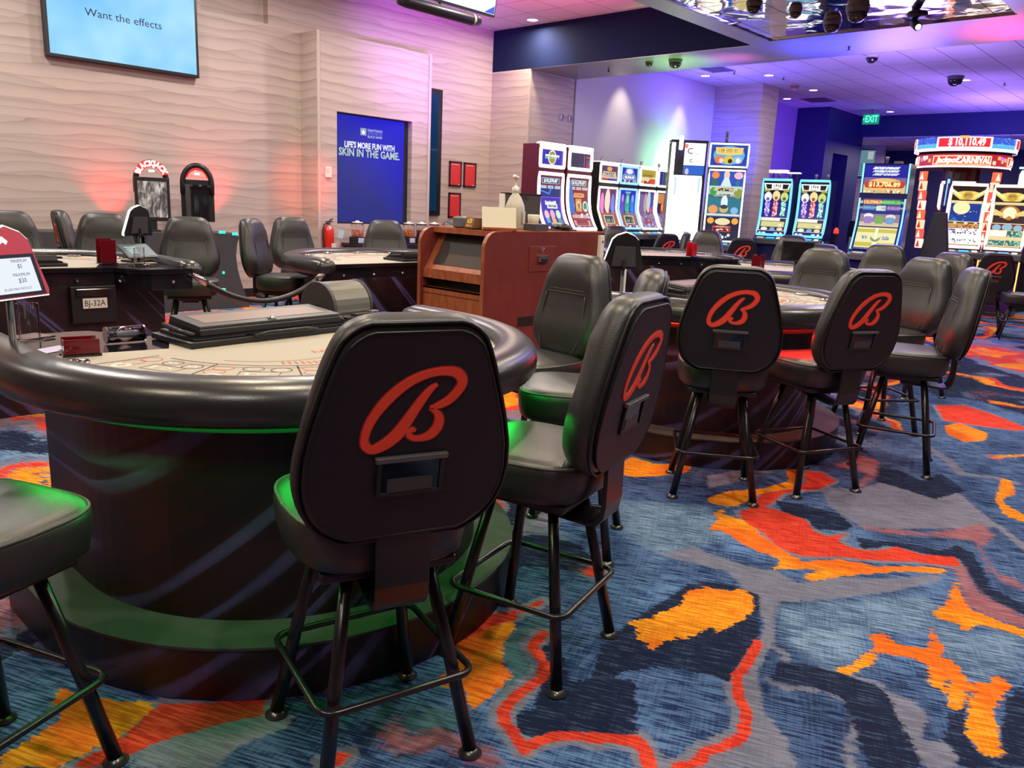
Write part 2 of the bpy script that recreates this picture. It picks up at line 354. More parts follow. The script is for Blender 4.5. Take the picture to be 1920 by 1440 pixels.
# ------------------------------------------------------------------ carpet
CARPET={
 'orange':[
  [(2.21,1.42),(2.3,1.37),(2.36,1.37),(2.47,1.35),(2.58,1.39),(2.67,1.36),(2.71,1.28),(2.77,1.25),(2.74,1.19),(2.65,1.14),(2.55,1.13),(2.46,1.14),(2.38,1.15),(2.41,1.18),(2.38,1.19),(2.25,1.21),(2.27,1.23),(2.19,1.25),(2.11,1.25),(2.15,1.28),(2.13,1.32),(2.18,1.34),(2.2,1.38)],
  [(3.57,1.86),(3.76,1.84),(3.95,1.73),(4.18,1.69),(4.39,1.8),(4.42,1.72),(4.31,1.65),(4.08,1.62),(3.87,1.7),(3.59,1.7),(3.54,1.74),(3.44,1.7),(3.45,1.57),(3.33,1.43),(3.26,1.31),(3.21,1.19),(3.36,1.09),(3.41,0.95),(3.54,0.84),(3.63,0.72),(3.55,0.74),(3.44,0.86),(3.29,0.96),(3.18,1.03),(3.05,1.08),(3.07,1.13),(3.2,1.1),(3.04,1.24),(3.16,1.27),(3.16,1.4),(3.19,1.49),(3.24,1.59),(3.21,1.65),(3.36,1.68),(3.4,1.73),(3.55,1.73),(3.53,1.82)],
  [(2.46,0.78),(2.52,0.74),(2.64,0.73),(2.72,0.72),(2.79,0.77),(2.84,0.73),(2.81,0.68),(2.83,0.62),(2.86,0.59),(3.03,0.62),(2.96,0.59),(2.91,0.55),(2.83,0.54),(2.84,0.51),(2.78,0.46),(2.73,0.43),(2.78,0.38),(2.85,0.38),(2.83,0.33),(2.72,0.33),(2.6,0.33),(2.52,0.3),(2.44,0.28),(2.42,0.26),(2.38,0.27),(2.36,0.31),(2.42,0.36),(2.54,0.39),(2.63,0.4),(2.7,0.4),(2.66,0.42),(2.54,0.41),(2.52,0.43),(2.6,0.46),(2.7,0.48),(2.61,0.47),(2.62,0.51),(2.74,0.56),(2.75,0.59),(2.71,0.67),(2.71,0.7),(2.6,0.69),(2.48,0.72),(2.47,0.75)],
  [(3.54,0.67),(3.36,0.6),(3.31,0.57),(3.28,0.49),(3.27,0.38),(3.21,0.36),(3.21,0.43),(3.19,0.5),(3.08,0.53),(3.13,0.56),(3.11,0.62),(3.15,0.66),(3.26,0.64),(3.38,0.65)],
  [(5.26,0.86),(5.25,0.81),(5.01,0.74),(4.85,0.77),(4.74,0.73),(4.64,0.61),(4.54,0.59),(4.56,0.7),(4.77,0.79),(5.02,0.83)],
  [(6.33,1.46),(6.51,1.4),(6.36,1.18),(6.11,1.14),(5.95,1.23),(6.07,1.37)],
  [(3.51,2.47),(3.84,2.52),(3.84,2.37),(3.99,2.19),(3.86,2.15),(3.69,2.21),(3.54,2.31)],
  [(0.6,2.29),(0.64,2.33),(0.67,2.27),(0.72,2.19),(0.78,2.12),(0.81,2.06),(0.79,2.04),(0.75,2.03),(0.69,2),(0.63,2),(0.58,1.99),(0.53,1.98),(0.42,2.08),(0.43,2.13),(0.51,2.15),(0.59,2.18)],
  [(1.66,1.76),(1.76,1.77),(1.84,1.73),(1.92,1.7),(1.87,1.65),(1.8,1.63),(1.72,1.57),(1.66,1.47),(1.54,1.44),(1.44,1.43),(1.5,1.51),(1.46,1.59),(1.47,1.62),(1.56,1.62),(1.62,1.7)],
 ],
 'red':[
  [(3.53,1.66),(3.7,1.61),(3.7,1.48),(3.68,1.37),(3.58,1.3),(3.57,1.22),(3.67,1.18),(3.55,1.17),(3.52,1.09),(3.57,1.01),(3.7,0.96),(3.7,0.85),(3.79,0.74),(3.7,0.69),(3.66,0.73),(3.59,0.85),(3.47,0.97),(3.38,1.1),(3.26,1.21),(3.26,1.31),(3.38,1.47),(3.43,1.58)],
  [(4.43,1.71),(4.49,1.63),(4.4,1.51),(4.17,1.52),(4.08,1.58),(3.96,1.62),(3.76,1.6),(3.7,1.61),(3.57,1.63),(3.87,1.7),(4.08,1.62),(4.27,1.62)],
  [(6.98,1.7),(7.2,1.54),(7.08,1.33),(6.76,0.99),(6.62,1.06),(6.54,1.29),(6.49,1.5)],
  [(0.82,2.07),(0.9,1.99),(1.05,1.89),(1,1.82),(0.92,1.86),(0.82,1.89),(0.75,1.91),(0.67,1.91),(0.58,1.93),(0.54,1.97),(0.6,1.98),(0.68,1.99),(0.76,2.04)],
  [(1.66,1.78),(1.74,1.81),(1.84,1.81),(1.94,1.76),(1.97,1.71),(1.92,1.7),(1.81,1.73),(1.63,1.72)],
  [(1.01,1.55),(1.06,1.55),(1.09,1.53),(1.08,1.51),(1.03,1.5),(1,1.53)],
 ],
 'gray':[
  [(2.76,1.22),(2.82,1.11),(2.67,1.07),(2.49,0.98),(2.36,0.97),(2.27,0.94),(2.1,0.84),(2.01,0.72),(1.92,0.65),(1.74,0.82),(1.79,0.85),(1.93,0.8),(2.12,0.91),(2.17,0.95),(2.43,1.01),(2.59,1.07)],
  [(2.8,1.64),(2.98,1.6),(2.97,1.47),(2.98,1.33),(3.03,1.22),(2.99,1.11),(3.18,1.03),(3.28,0.91),(3.43,0.8),(3.56,0.72),(3.46,0.72),(3.2,0.83),(2.98,0.95),(2.79,1.09),(2.76,1.22),(2.87,1.37),(2.82,1.53)],
  [(2.48,0.61),(2.48,0.52),(2.44,0.47),(2.3,0.45),(2.34,0.4),(2.31,0.35),(2.24,0.34),(2.18,0.41),(2.25,0.47),(2.26,0.52),(2.38,0.56)],
  [(4.21,1.52),(4.38,1.37),(4.63,1.32),(4.76,1.16),(4.75,0.96),(4.48,0.77),(4.2,0.53),(4.07,0.5),(4.35,0.7),(4.18,0.82),(3.8,1.14),(3.97,1.38)],
  [(3.71,1.93),(3.98,1.87),(4.31,1.81),(4.48,1.85),(4.21,1.95),(3.89,2.04)],
  [(0.77,1.91),(0.93,1.87),(1.08,1.76),(1,1.73),(0.89,1.75),(0.81,1.71),(0.65,1.86),(0.69,1.9)],
 ],
 'navy':[
  [(1.78,1.26),(2.01,1.38),(2.24,1.41),(2.49,1.41),(2.64,1.42),(2.74,1.36),(2.78,1.28),(2.76,1.17),(2.51,1.05),(2.44,1.02),(2.26,1),(2.15,0.97),(2.14,1.05),(2.06,1.17),(1.94,1.24),(1.82,1.24)],
  [(3.82,1.6),(3.89,1.49),(3.9,1.3),(3.79,1.19),(3.7,1.19),(3.61,1.31),(3.71,1.38),(3.68,1.49)],
  [(3.67,1.14),(3.69,1.05),(3.76,0.98),(3.8,0.81),(3.93,0.77),(3.9,0.69),(3.72,0.61),(3.57,0.55),(3.48,0.39),(3.4,0.38),(3.45,0.53),(3.57,0.62),(3.78,0.72),(3.72,0.84),(3.68,0.99),(3.55,1.06)],
  [(4.85,1.55),(4.91,1.32),(4.81,1.17),(5.05,1.14),(4.96,1.05),(4.82,0.95),(4.54,1.03),(4.57,1.21),(4.59,1.35)],
  [(2.39,0.92),(2.47,0.75),(2.48,0.61),(2.37,0.54),(2.28,0.47),(2.17,0.41),(2.06,0.51),(2.26,0.63),(2.34,0.7),(2.31,0.8),(2.25,0.89)],
  [(2.5,0.43),(2.62,0.41),(2.44,0.37),(2.35,0.31),(2.39,0.26),(2.51,0.29),(2.71,0.32),(2.89,0.29),(2.4,0.2),(2.25,0.34),(2.31,0.35),(2.35,0.4)],
  [(1.59,1.31),(1.75,1.41),(1.86,1.52),(1.93,1.51),(1.78,1.33),(1.94,1.19),(1.71,1.03),(1.55,1.19),(1.49,1.22),(1.47,1.27),(1.53,1.34)],
 ],
 'teal':[
  [(1.77,1.62),(1.88,1.66),(2.02,1.65),(1.94,1.57),(1.83,1.53),(1.78,1.44),(1.61,1.4),(1.54,1.38),(1.55,1.43),(1.67,1.48)],
  [(1.27,1.54),(1.39,1.52),(1.42,1.43),(1.33,1.4),(1.26,1.47)],
 ],
 'pink':[
  [(3.73,0.73),(3.71,0.68),(3.52,0.6),(3.45,0.53),(3.38,0.38),(3.29,0.36),(3.28,0.49),(3.31,0.57),(3.48,0.64)],
  [(3.8,1.18),(3.9,1.06),(3.98,0.91),(4.18,0.82),(4.34,0.76),(4.21,0.67),(4.01,0.69),(3.74,0.59),(3.74,0.5),(3.65,0.43),(3.67,0.53),(3.9,0.65),(4.06,0.72),(3.99,0.86),(3.83,1.04)],
  [(4.68,1.63),(5.03,1.59),(5.01,1.48),(4.69,1.39),(4.4,1.36),(4.42,1.39),(4.69,1.44),(4.67,1.57)],
  [(1.17,1.53),(1.27,1.56),(1.24,1.47),(1.32,1.44),(1.37,1.33),(1.37,1.25),(1.34,1.21),(1.3,1.26),(1.29,1.37),(1.18,1.43)],
 ],
 'light':[
  [(2.74,1.09),(2.96,0.94),(3.26,0.72),(3.22,0.65),(3.01,0.64),(2.99,0.61),(2.8,0.79),(2.61,0.74),(2.49,0.79),(2.51,0.94)],
  [(3.15,2.17),(3.47,1.8),(3.2,1.54),(2.78,1.63),(2.88,1.9)],
  [(3.08,0.63),(3.06,0.52),(3.19,0.43),(3.19,0.36),(2.92,0.33),(2.8,0.38),(2.77,0.43),(2.85,0.53),(3,0.61)],
 ],
}
RED_LINES=[
  ([(2.44,1.02),(2.31,0.99),(2.19,0.97),(2.1,0.92),(2.04,0.86),(1.94,0.82),(1.87,0.83),(1.79,0.86),(1.75,0.85),(1.68,0.88)],0.018),
  ([(2.09,1.72),(1.99,1.72),(1.93,1.75)],0.012),
  ([(1.93,1.57),(1.84,1.54),(1.79,1.44),(1.73,1.4),(1.59,1.39),(1.52,1.37),(1.48,1.32),(1.46,1.26),(1.44,1.21),(1.48,1.21),(1.54,1.19),(1.64,1.09),(1.68,1.02)],0.02),
  ([(1.6,1.12),(1.65,1.07),(1.7,1.02),(1.67,0.97),(1.63,0.93)],0.02),
]
GRAY_LINES=[
  ([(2.45,0.97),(2.44,0.92),(2.36,0.89),(2.38,0.84),(2.47,0.78),(2.48,0.7),(2.5,0.63),(2.43,0.58)],0.012),
  ([(2.25,0.89),(2.26,0.83),(2.34,0.74),(2.32,0.65),(2.24,0.6),(2.13,0.59),(2.03,0.55)],0.014),
  ([(5.62,1.39),(5.38,1.18),(5.15,1.06),(5.24,0.87),(5.21,0.78)],0.03),
]

def vnoise(x, y, seed):
    xi = np.floor(x).astype(np.int64); yi = np.floor(y).astype(np.int64); fx = x - xi; fy = y - yi
    fx = fx * fx * (3 - 2 * fx); fy = fy * fy * (3 - 2 * fy)
    def h(a, b):
        n = (a * 374761393 + b * 668265263 + seed * 974634721) & 0x7fffffff
        n = ((n ^ (n >> 13)) * 1274126177) & 0x7fffffff
        return ((n ^ (n >> 16)) & 0xffff) / 65535.0
    return (h(xi, yi) * (1 - fx) + h(xi + 1, yi) * fx) * (1 - fy) + (h(xi, yi + 1) * (1 - fx) + h(xi + 1, yi + 1) * fx) * fy
def fbm(x, y, seed, o=3):
    s = 0; a = .5; t = 0
    for i in range(o): s = s + a * vnoise(x, y, seed + i); t += a; a *= .5; x = x * 2.03; y = y * 2.03
    return s / t
def sdf_poly(px, py, poly):
    d = np.full(px.shape, 1e9); ins = np.zeros(px.shape, bool); n = len(poly)
    for i in range(n):
        ax, ay = poly[i]; bx, by = poly[(i + 1) % n]
        ex, ey = bx - ax, by - ay; wx, wy = px - ax, py - ay
        t = np.clip((wx * ex + wy * ey) / (ex * ex + ey * ey + 1e-12), 0, 1)
        d = np.minimum(d, (wx - ex * t) ** 2 + (wy - ey * t) ** 2)
        c = ((ay > py) != (by > py)) & (px < (bx - ax) * (py - ay) / ((by - ay) if by != ay else 1e-9) + ax)
        ins ^= c
    d = np.sqrt(d); return np.where(ins, d, -d)
def sdf_line(px, py, pts, w):
    d = np.full(px.shape, 1e9)
    for (ax, ay), (bx, by) in zip(pts[:-1], pts[1:]):
        ex, ey = bx - ax, by - ay; wx, wy = px - ax, py - ay
        t = np.clip((wx * ex + wy * ey) / (ex * ex + ey * ey + 1e-12), 0, 1)
        d = np.minimum(d, (wx - ex * t) ** 2 + (wy - ey * t) ** 2)
    return w - np.sqrt(d)
def carpet():
    xs = np.concatenate([np.arange(-9, .3, .15), np.arange(.3, 5.8, .02), np.arange(5.8, 14, .05), np.arange(14, 27.21, .15)])
    ys = np.concatenate([np.arange(-8.1, -.6, .15), np.arange(-.6, 3.2, .02), np.arange(3.2, 11.3, .06)])
    X, Y = np.meshgrid(xs, ys); X = X.ravel(); Y = Y.ravel()
    near = (X > 0) & (X < 7.5) & (Y > -1) & (Y < 3.6); nx, ny = X[near], Y[near]
    D = np.full(nx.shape, -9.)
    F = {k: np.full(X.shape, -.5) for k in ('orange', 'red', 'gray', 'navy', 'teal', 'pink', 'light')}
    for k, ps in CARPET.items():
        v = np.full(nx.shape, -.5)
        for p in ps:
            s = sdf_poly(nx, ny, p); v = np.maximum(v, s)
        F[k][near] = v; D = np.maximum(D, v)
    for k, LL in (('red', RED_LINES), ('gray', GRAY_LINES)):
        for p, w in LL:
            s = sdf_line(nx, ny, p, w); F[k][near] = np.maximum(F[k][near], s); D = np.maximum(D, s)
    far = np.full(X.shape, 0.); far[near] = np.clip((.30 + D) * 4, 0, 1)       # subtract near digitised motifs
    wx = X + 1.1 * fbm(X * .9, Y * .9, 11) + .5 * fbm(X * 2.4, Y * 2.4, 21); wy = Y + 1.3 * fbm(X * .8 + 9, Y * .8, 31) + .5 * fbm(X * 2.2, Y * 2.2 + 5, 41)
    a = fbm(wx * .75, wy * .75, 51, 2); b = fbm(wx * .8 + 30, wy * .8, 61, 2); c = fbm(wx * 1.0, wy * 1.0 + 50, 71, 2)
    def band(n, c0, w): return (w - np.abs(n - c0)) * .5
    nf = {'orange': np.maximum(band(a, .60, .028), band(b, .70, .03)), 'red': np.maximum(band(a, .565, .018), band(b, .655, .022)), 'gray': np.maximum(band(b, .43, .05), band(c, .32, .03)),
          'navy': np.maximum(band(c, .58, .05), band(a, .36, .06)), 'teal': band(b, .28, .04) - .01, 'pink': band(c, .70, .03), 'light': band(a, .46, .035)}
    for k in F: F[k] = np.maximum(F[k], nf[k] - far * .3)
    nxn, nyn = len(xs), len(ys)
    idx = np.arange(nxn * nyn).reshape(nyn, nxn)
    q = np.stack([idx[:-1, :-1], idx[:-1, 1:], idx[1:, 1:], idx[1:, :-1]], -1).reshape(-1, 4)
    me = bpy.data.meshes.new('floor'); co = np.stack([X, Y, np.zeros_like(X)], -1)
    me.vertices.add(len(X)); me.vertices.foreach_set('co', co.ravel().astype(np.float32))
    me.loops.add(q.size); me.loops.foreach_set('vertex_index', q.ravel().astype(np.int32))
    me.polygons.add(len(q)); me.polygons.foreach_set('loop_start', np.arange(0, q.size, 4, dtype=np.int32))
    me.update(calc_edges=True)
    for k in F:
        at = me.attributes.new('f_' + k, 'FLOAT', 'POINT'); at.data.foreach_set('value', F[k].astype(np.float32))
    m = bpy.data.materials.new('swirl_carpet'); m.use_nodes = True
    nt, N, L, bs = nodes(m)
    g = N.new('ShaderNodeNewGeometry')
    rm = N.new('ShaderNodeMapping'); rm.inputs['Rotation'].default_value = (0, 0, rad(-24)); L.new(g.outputs['Position'], rm.inputs[0]); rotp = rm.outputs[0]
    def noise(scale, sc3, det=2, dist=0):
        mp = N.new('ShaderNodeMapping'); mp.inputs['Scale'].default_value = sc3; L.new(rotp, mp.inputs[0])
        n = N.new('ShaderNodeTexNoise'); n.inputs['Scale'].default_value = scale; n.inputs['Detail'].default_value = det; n.inputs['Distortion'].default_value = dist; L.new(mp.outputs[0], n.inputs[0]); return n.outputs['Fac']
    def math(op, a, b=None, c=None):
        n = N.new('ShaderNodeMath'); n.operation = op
        for i, v in enumerate((a, b, c)):
            if v is None: continue
            if isinstance(v, (int, float)): n.inputs[i].default_value = v
            else: L.new(v, n.inputs[i])
        return n.outputs[0]
    def mixc(f, a, b):
        n = N.new('ShaderNodeMix'); n.data_type = 'RGBA'
        L.new(f, n.inputs[0])
        for i, v in ((6, a), (7, b)):
            if isinstance(v, tuple): n.inputs[i].default_value = (*v, 1)
            else: L.new(v, n.inputs[i])
        return n.outputs[2]
    def step(v, lo, hi):
        n = N.new('ShaderNodeMapRange'); n.interpolation_type = 'SMOOTHSTEP'; n.inputs[1].default_value = lo; n.inputs[2].default_value = hi; L.new(v, n.inputs[0]); return n.outputs[0]
    streak = noise(1, (130, 9, 1), 3); streak2 = noise(1, (10, 120, 1), 2); cloud = noise(1.3, (1, 1, 1), 3, .4); fine = noise(420, (1, 1, 1), 2); jag = noise(1, (55, 16, 1), 3); jag2 = noise(90, (1, 1, 1), 2)
    edge = math('ADD', math('MULTIPLY', math('SUBTRACT', jag, .5), .045), math('MULTIPLY', math('SUBTRACT', jag2, .5), .02))
    def mask(k, w=.004, jg=1.0):
        at = N.new('ShaderNodeAttribute'); at.attribute_name = 'f_' + k
        return step(math('ADD', at.outputs['Fac'], math('MULTIPLY', edge, jg)), -w, w)
    weave = math('ADD', math('MULTIPLY', streak, .82), math('MULTIPLY', streak2, .18))
    patch = noise(3.2, (1, 1, 1), 3, .5)
    wv = step(math('ADD', weave, math('MULTIPLY', math('SUBTRACT', patch, .5), .22)), .40, .60)
    blue = mixc(wv, (.020, .042, .125), (.125, .225, .44))
    blue = mixc(step(cloud, .40, .66), blue, mixc(wv, (.010, .018, .060), (.065, .115, .26)))
    colr = mixc(mask('light', .05, 2), blue, mixc(wv, (.055, .105, .20), (.22, .33, .49)))
    colr = mixc(mask('teal', .02, 1.5), colr, mixc(wv, (.035, .085, .115), (.09, .17, .21)))
    colr = mixc(mask('gray', .01, 1.2), colr, mixc(wv, (.135, .14, .20), (.215, .22, .30)))
    atr = N.new('ShaderNodeAttribute'); atr.attribute_name = 'f_red'
    colr = mixc(step(math('ADD', math('ADD', atr.outputs['Fac'], .024), math('MULTIPLY', edge, 1.2)), -.006, .006), colr, mixc(wv, (.135, .14, .20), (.215, .22, .30)))
    colr = mixc(mask('navy', .006, 1.4), colr, mixc(step(weave, .50, .66), (.011, .016, .045), (.045, .075, .155)))
    colr = mixc(mask('pink', .02, 2), colr, mixc(wv, (.22, .08, .11), (.36, .15, .17)))
    ow = step(weave, .42, .60)
    colr = mixc(mask('orange', .004, 1.3), colr, mixc(step(cloud, .42, .56), mixc(ow, (.66, .10, .012), (.90, .20, .018)), mixc(ow, (.66, .17, .008), (.92, .38, .025))))
    colr = mixc(mask('red', .004, .8), colr, mixc(ow, (.50, .028, .018), (.80, .075, .035)))
    fm = N.new('ShaderNodeMix'); fm.data_type = 'RGBA'; fm.blend_type = 'MULTIPLY'; fm.inputs[0].default_value = 1; L.new(colr, fm.inputs[6])
    mr = N.new('ShaderNodeMapRange'); mr.inputs[3].default_value = .72; mr.inputs[4].default_value = 1.28; L.new(fine, mr.inputs[0]); L.new(mr.outputs[0], fm.inputs[7])
    L.new(fm.outputs[2], bs.inputs['Base Color']); bs.inputs['Roughness'].default_value = .95; bs.inputs['Specular IOR Level'].default_value = .1
    bp = N.new('ShaderNodeBump'); bp.inputs['Strength'].default_value = .35; bp.inputs['Distance'].default_value = .004; L.new(fine, bp.inputs['Height']); L.new(bp.outputs[0], bs.inputs['Normal'])
    me.materials.append(m)
    o = bpy.data.objects.new('floor', me); COL.objects.link(o); struct(o)
carpet()

# ------------------------------------------------------------------ stools
BK = [(0, .55), (.02, .65), (.06, .78), (.12, .89), (.2, .965), (.3, 1.), (.42, .985), (.55, .925), (.68, .845), (.8, .765), (.88, .70), (.93, .65), (.97, .56), (.99, .48), (1., .40)]
def bkw(t):
    for (a, wa), (b, wb) in zip(BK[:-1], BK[1:]):
        if a <= t <= b: return wa + (wb - wa) * (t - a) / (b - a)
    return BK[-1][1]
BW, BH, BZ = .252, .53, .69
def outline(scale=1., n=44):
    ts = [(.5 - .5 * math.cos(PI * i / (n - 1))) for i in range(n)]
    L = [(-BW * bkw(t) * scale, .5 + (t - .5) * (1 - (1 - scale) * .9)) for t in ts]; R = [(-x, t) for x, t in L[::-1]]
    return [(x, BZ + BH * t) for x, t in L + R]
TILT = Matrix.Translation((0, -.228, .70)) @ Matrix.Rotation(rad(9), 4, 'X') @ Matrix.Translation((0, 0, -.70))
BPTS = [(1070, 524, 5), (1045, 540, 12), (1010, 580, 18), (970, 640, 22), (930, 705, 26), (890, 765, 30), (845, 805, 28), (800, 830, 24), (765, 838, 20), (735, 815, 20), (728, 775, 18), (745, 710, 20), (785, 640, 22), (840, 575, 24), (905, 520, 22), (975, 482, 20), (1050, 462, 18), (1120, 460, 20), (1170, 475, 24), (1195, 515, 24), (1180, 560, 22), (1140, 605, 20), (1090, 632, 16), (1040, 645, 5)]
BPT2 = [(1040, 645, 5), (1075, 668, 14), (1092, 705, 22), (1085, 750, 24), (1055, 785, 22), (1010, 800, 14), (965, 795, 12), (942, 770, 14), (956, 750, 12), (976, 758, 6)]
def smooth_path(p, k=4):
    out = []
    for i in range(len(p) - 1):
        p0 = p[max(i - 1, 0)]; p1 = p[i]; p2 = p[i + 1]; p3 = p[min(i + 2, len(p) - 1)]
        for j in range(k):
            t = j / k
            out.append(tuple(.5 * ((2 * b) + (-a + c) * t + (2 * a - 5 * b + 4 * c - d) * t * t + (-a + 3 * b - 3 * c + d) * t ** 3) for a, b, c, d in zip(p0, p1, p2, p3)))
    out.append(tuple(p[-1])); return out
def stool_proto(dz=0.):
    # sitter looks along +y; dz lowers the seat for the slot stools
    t = thing('stool', 'x', 'stool')
    def lift(o):
        o.data.transform(Matrix.Translation((0, 0, dz))); return o
    # seat cushion
    rings = []; n = 36
    for z, s in ((.585, .80), (.588, .90), (.60, .955), (.635, .985), (.675, 1.0), (.695, .99), (.706, .965), (.714, .92), (.721, .80), (.726, .55), (.728, .2)):
        r = []
        for k in range(n):
            a = 2 * PI * k / n; c, q = math.cos(a), math.sin(a)
            x = .232 * s * math.copysign(abs(c) ** .52, c); y = .228 * s * math.copysign(abs(q) ** .52, q)
            x *= 1 - .10 * (y / .228 if y < 0 else 0) * -1 if y < 0 else 1
            r.append((x, y + .01, z))
        rings.append(r)
    m = MB(); m.loft(rings, LEATHER); seat = lift(m.build('seat', t, smooth=True))
    path = []
    for k in range(40):
        a = 2 * PI * k / 40; c, q = math.cos(a), math.sin(a); y = .222 * math.copysign(abs(q) ** .52, q)
        path.append((.226 * math.copysign(abs(c) ** .52, c) * (1 - .10 * (-y / .228) if y < 0 else 1), y + .01, .7045))
    m = MB(); m.tube(path, .0045, STITCH, n=6, closed=True); lift(m.build('piping', seat, smooth=True))
    m = MB(); m.box((0, 0, .572), (.34, .34, .026), BLACKP); m.box((0, 0, .55), (.2, .2, .03), LEGM); lift(m.build('seat_plate', t, bevel=.006))
    # backrest body
    rings = []
    NT = 26
    for i in range(NT):
        tt = .5 - .5 * math.cos(PI * i / (NT - 1)); w = BW * bkw(tt); e = max(0., 1 - (abs(2 * tt - 1)) ** 9) ** .5; e = .22 + .78 * e
        r = []; M_ = 17
        for k in range(M_):
            u = -1 + 2 * k / (M_ - 1); u = math.sin(u * PI / 2)
            g = .082 * (max(0, 1 - abs(u) ** 4)) ** .5
            bol = .012 * math.exp(-((abs(u) - .80) / .13) ** 2) if tt < .8 else 0
            gr = .009 * math.exp(-((abs(u) - .60) / .05) ** 2) * (1 if tt < .62 else .0)
            hs = .010 * math.exp(-((tt - .615) / .018) ** 2) * (1 if abs(u) < .62 else 0) - .008 * math.exp(-((tt - .80) / .16) ** 2)
            lum = .010 * math.exp(-((tt - .25) / .18) ** 2)
            r.append((w * u, (g + bol - gr - hs + lum) * e, BZ + BH * tt))
        for k in range(1, M_ - 1):
            u = 1 - 2 * k / (M_ - 1); u = math.sin(u * PI / 2)
            r.append((w * u, -.036 * (max(0, 1 - abs(u) ** 10)) ** .5 * e, BZ + BH * tt))
        rings.append(r)
    m = MB(); m.loft(rings, LEATHER, M=TILT); back = lift(m.build('backrest', t, smooth=True, sub=1))
    o = outline(.965)
    m = MB(); m.tube([(x, -.026, z) for x, z in o], .0052, PIPE, n=6, closed=True, M=TILT)
    o2 = outline(.90); m.tube([(x, -.0385, z) for x, z in o2], .0035, PIPE, n=6, closed=True, M=TILT); lift(m.build('piping', back, smooth=True))
    m = MB()   # stitched seams on the front
    def fy(u, tt): return .082 * (max(0, 1 - abs(u) ** 4)) ** .5 + .004
    for s in (-1, 1):
        m.tube([(s * BW * bkw(tt) * (.60 + (.12 * max(0, tt - .45))), fy(.60, tt) + .001, BZ + BH * tt) for tt in [.05 + .055 * i for i in range(11)]], .0030, STITCH, n=5, M=TILT)
    for dzz in (0, .016):
        m.tube([(BW * bkw(.615) * u, fy(u, .6) - .003, BZ + BH * .615 + dzz) for u in [-.62 + .124 * i for i in range(11)]], .0030, STITCH, n=5, M=TILT)
    lift(m.build('seam', back, smooth=True))
    # flat vinyl back panel, emblem, grip
    m = MB(); pp = outline(.90); m.prism([(x, z) for x, z in pp], -.040, -.030, BACKFAB, axis='y', M=TILT); bp = lift(m.build('back_panel', t, bevel=.003))
    k = .226 / 500
    def cv(p): return [((q[0] - 965) * k, -(q[1] - 650) * k, q[2] * k) for q in p]
    # panel seen from behind: mirror x so that the letter reads right from the back
    ML = TILT @ Matrix.Translation((0, -.0402, BZ + BH * .625)) @ UP
    m = MB()
    for p in (BPTS, BPT2):
        q = cv(smooth_path(p)); m.ribbon(q, .0, REDEDGE, M=ML, h=.0015, grow=.0030); m.ribbon(q, .0012, REDLOGO, M=ML, h=.0018)
    e = lift(m.build('emblem', t)); e['label'] = 'red script letter B on the stool back'
    m = MB(); z0 = BZ + BH * .335
    for (cx, cz, dx, dzz, mt, dy) in ((0, z0 + .044, .165, .012, GREYMET, .014), (0, z0 - .044, .150, .010, BLACKP, .006), (-.072, z0, .010, .09, BLACKP, .008), (.072, z0, .010, .09, BLACKP, .008), (0, z0, .14, .082, BLACKG, .003), (0, z0 - .022, .105, .034, DARKG, .006)):
        m.box((cx, -.041 - dy / 2, cz), (dx, dy, dzz), mt, M=TILT)
    lift(m.build('grip', t, bevel=.003))
    # wide flat bracket bending under the seat
    m = MB(); pr = [(-.246, .78), (-.260, .78), (-.262, .575), (-.254, .530), (-.236, .508), (-.205, .500), (.02, .512), (.02, .524), (-.20, .512), (-.224, .520), (-.240, .540), (-.248, .585)]
    m.prism(pr, -.065, .065, LEGM, axis='x'); lift(m.build('back_bracket', t, bevel=.003))
    for sx in (-1, 1):
        for sy in (-1, 1):
            zt = .565 + dz; rr = .203
            m = MB(); m.tube([(sx * .105, sy * .105, zt), (sx * (.105 + .103 * .5), sy * (.105 + .103 * .5), zt * .5), (sx * rr, sy * rr, .012)], .018, LEGM, n=12, rs=[.016, .0175, .019])
            lg = m.build('leg', t, smooth=True)
            m = MB(); m.lathe([(.012, 0), (.030, 0), (.032, .006), (.022, .013), (.018, .02)], GLIDE, n=16, c=(sx * rr, sy * rr, 0)); m.build('foot_glide', lg, smooth=True)
    zr = .25; h = .205; path = []
    for cx, cy, a0 in ((h, h, 0), (-h, h, 90), (-h, -h, 180), (h, -h, 270)):
        for j in range(5):
            a = rad(a0 + 22.5 * j); path.append((math.copysign(h - .04, cx) + .04 * math.cos(a), math.copysign(h - .04, cy) + .04 * math.sin(a), zr))
    m = MB(); m.tube(path, .0095, LEGM, n=8, closed=True); m.build('footrest_ring', t, smooth=True)
    return t
SWIV = ('seat', 'seat_plate', 'backrest', 'back_panel', 'emblem', 'grip', 'back_bracket')
def place_stools():
    P = {0: stool_proto(0.), 1: stool_proto(-.11)}
    used = {0: False, 1: False}
    def put(x, y, base, swivel, kind, label, group):
        if not used[kind]: r = P[kind]; used[kind] = True; r.location = (x, y, 0); r.rotation_euler = (0, 0, rad(base - 90)); r['label'] = label; r['group'] = group
        else: r = dup(P[kind], (x, y, 0), base - 90, label, group)
        for c in r.children:
            if c.name.split('.')[0] in SWIV: c.rotation_euler = (0, 0, rad(swivel - base))
        return r
    G1 = 'stools around the gaming tables'; G2 = 'low stools at the slot machines'
    for a in STOOLS: put(*a[:6], G2 if a[4] else G1)
